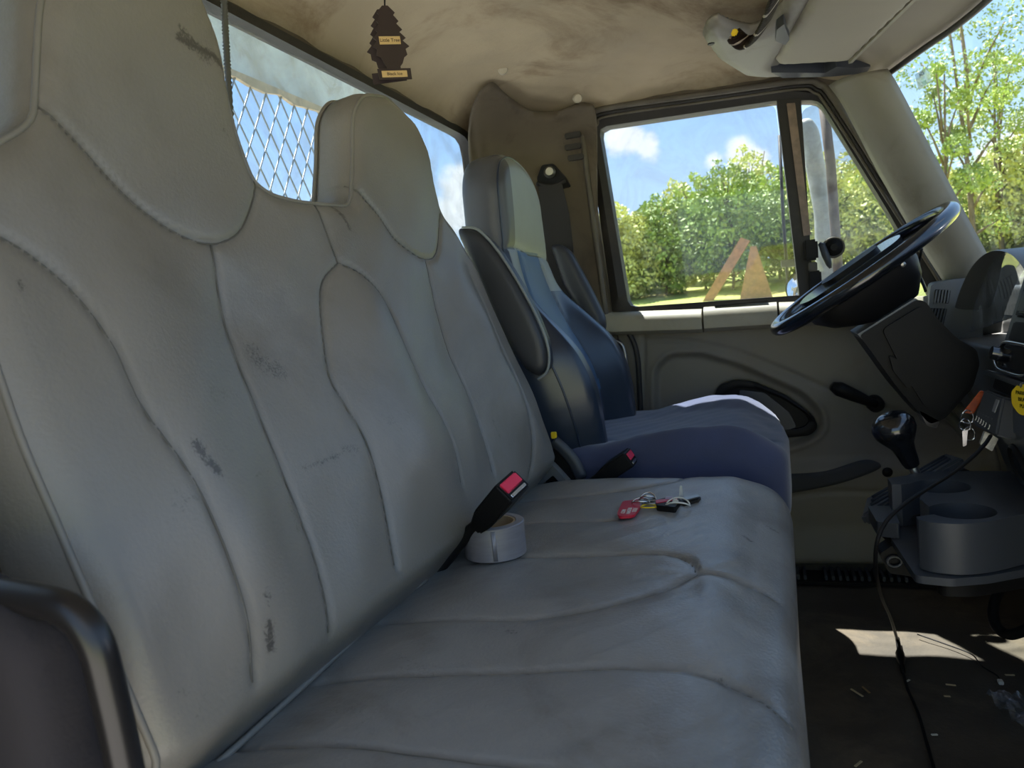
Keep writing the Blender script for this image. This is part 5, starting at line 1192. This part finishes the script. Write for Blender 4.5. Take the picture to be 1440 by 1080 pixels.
# trees
def foliage(blobs, n, size, rs):
    cs = []; 
    wts = np.array([b[3]**2 for b in blobs]); wts /= wts.sum(); cnt = (wts*n).astype(int)
    for (x, y, z, r, sq), k in zip(blobs, cnt):
        v = rs.normal(size=(k, 3)); v /= np.linalg.norm(v, axis=1)[:, None]; rad = r*(0.55+0.5*rs.rand(k)**0.6)
        cs.append(np.array([x, y, z])+v*rad[:, None]*np.array([1, 1, sq]))
    P = np.concatenate(cs); k = len(P)
    a = rs.normal(size=(k, 3)); a /= np.linalg.norm(a, axis=1)[:, None]; b = np.cross(a, rs.normal(size=(k, 3))); b /= np.linalg.norm(b, axis=1)[:, None]
    s = size*(0.6+0.8*rs.rand(k))[:, None]
    V = np.stack([P-a*s, P+b*s*0.5, P+a*s, P-b*s*0.5], 1).reshape(-1, 3); F = np.arange(4*k).reshape(k, 4)
    return V, F
def make_tree(name, loc, h, w_, nl, size, mt, label, group=None, sparse=False, seed=0, low=0.15):
    rs = np.random.RandomState(seed); t = thing(name, label, 'tree', loc, group)
    blobs = []; nb = 26 if not sparse else 13
    trunk = [np.array([0, 0, -0.3]), np.array([0.1*w_*rs.randn()*0.3, 0, h*0.35]), np.array([0.1*w_*rs.randn(), 0.1*w_*rs.randn(), h*0.88])]
    tp_ = catmull(trunk, 5); tube('trunk', tp_, [h*0.012*(1-0.75*i/(len(tp_)-1)) for i in range(len(tp_))], BARK, t, 8)
    bv = []; bf = []
    for k in range(nb):
        zz = h*(low+(0.93-low)*(k+0.5)/nb); ww = w_*0.5*math.sin(PI*min(0.93, 0.18+0.80*((zz/h-low)/(1-low))))
        if sparse: ww = w_*0.5*(0.35+0.65*math.sin(PI*(k+0.5)/nb)) if k > 4 else w_*0.22
        ang = k*2.4+rs.rand(); rad = ww*(0.35+0.35*rs.rand())
        x, y = rad*math.cos(ang), rad*math.sin(ang); r = ww*(0.48+0.25*rs.rand()) if not sparse else ww*(0.30+0.15*rs.rand())
        blobs.append((x, y, zz, r*(0.66 if not sparse else 1), 0.8))
        v, f = tube_data([np.array([0, 0, zz*0.72]), np.array([x*0.5, y*0.5, zz*0.88]), np.array([x, y, zz])], [h*0.006, h*0.004, h*0.002], 5)
        bf += [tuple(i+len(bv) for i in q) for q in f]; bv += v
    b_o = link_mesh('branches', bv, bf, BARK, t, True)
    V, F = foliage(blobs, nl, size, rs); f_o = link_mesh('foliage', V, F, mt, t, False); f_o['kind'] = 'stuff'
    return t
def dirpos(px, r):
    d = ray(px, 400); d = d[:2]/np.linalg.norm(d[:2]); x, y = d*r; return (x, y, float(ter(np.array(x), np.array(y))))
row = [(790, 50, 7.5, 6), (845, 46, 7.0, 5.5), (880, 42, 7.4, 4.6), (905, 47, 6.6, 5), (935, 43, 7.6, 5), (962, 50, 8.8, 5.5), (992, 44, 8.6, 5), (1030, 42, 9.0, 5.6), (1062, 48, 10.2, 6), (1098, 45, 8.6, 5.4), (1140, 44, 8.8, 6), (1182, 42, 8.6, 6.2), (1225, 46, 8.4, 6), (1265, 44, 7.8, 6), (1310, 48, 7.0, 6.5), (1350, 50, 6.2, 6), (1418, 46, 6.4, 6), (1450, 44, 7.4, 6), (1500, 46, 8.0, 7), (1570, 46, 8, 7), (1680, 44, 8, 7)]
labs = {0: 'bright green tree', 1: 'mid green tree', 2: 'pale yellow-green tree'}
where = ['hidden behind the B pillar trim, leftmost of the row', 'just left of the door window opening', 'at the rear edge of the door window', 'second from the rear edge of the door window, set back', 'under the pair of small clouds', 'right of the pair of small clouds, set back', 'left of the middle of the door window', 'under the bigger cloud, front row', 'tallest crown in the door window', 'beside the thin mirror rod', 'behind the mirror head in the vent window', 'right of the mirror post in the vent window', 'above the steering wheel hub in the vent window', 'behind the A pillar', 'at the lower corner of the windshield beside the pillar', 'below the tall bare-limbed tree', 'right of the tall bare-limbed tree', 'at the right edge of the view', 'first beyond the right edge of the view', 'second beyond the right edge of the view', 'third beyond the right edge of the view']
for i, (px, r, h, w_) in enumerate(row):
    k = i % 3; x, y, z = dirpos(px, r)
    make_tree('leafy_tree', (x, y, z), h-1.7, w_, 7000, 0.12, LEAF[k], labs[k]+' '+where[i], 'trees of the woodland edge', seed=20+i, low=0.06)
x, y, z = dirpos(1372, 38)
make_tree('tall_tree', (x, y, z), 12.6, 7.5, 5200, 0.085, LEAF[1], 'tall sparse tree with bare forked limbs seen through the windshield', None, True, 91, 0.12)
x, y, z = dirpos(1334, 34)
make_tree('vine_tree', (x, y, z), 9.0, 3.2, 4200, 0.085, LEAF[1], 'slim vine-covered tree left of the tall sparse one in the windshield', None, True, 92, 0.08)
x, y, z = dirpos(1412, 43)
make_tree('vine_tree', (x, y, z), 10.6, 3.4, 3000, 0.08, LEAF[0], 'slim leafy tree right of the tall sparse one in the windshield', None, True, 97, 0.3)
# two plain rust-orange shapes standing at the tree line, kind unknown
RUST = mat('rust_orange', lin((168, 120, 92)), 0.7, var=0.2)
for i, (px, r, hh, lab) in enumerate(((1062, 36, 2.4, 'rust orange pointed wedge standing under the tall crown at the field edge'), (1012, 37, 2.6, 'rust orange leaning slab under the woodland edge left of the pointed board'))):
    x, y, z = dirpos(px, r)
    if i == 0: o = prism('field_wedge', [(x-0.75, z-0.1), (x+0.75, z-0.1), (x+0.15, z+hh), (x-0.1, z+hh)], MXZ, y-0.1, y+0.1, RUST, None, 0.03); tag(o, lab, 'marker')
    else: o = prism('field_slab', [(x-0.9, z-0.1), (x-0.4, z-0.1), (x+1.5, z+hh), (x+1.1, z+hh+0.2)], MXZ, y-0.2, y+0.2, RUST, None, 0.04); tag(o, lab, 'boom')
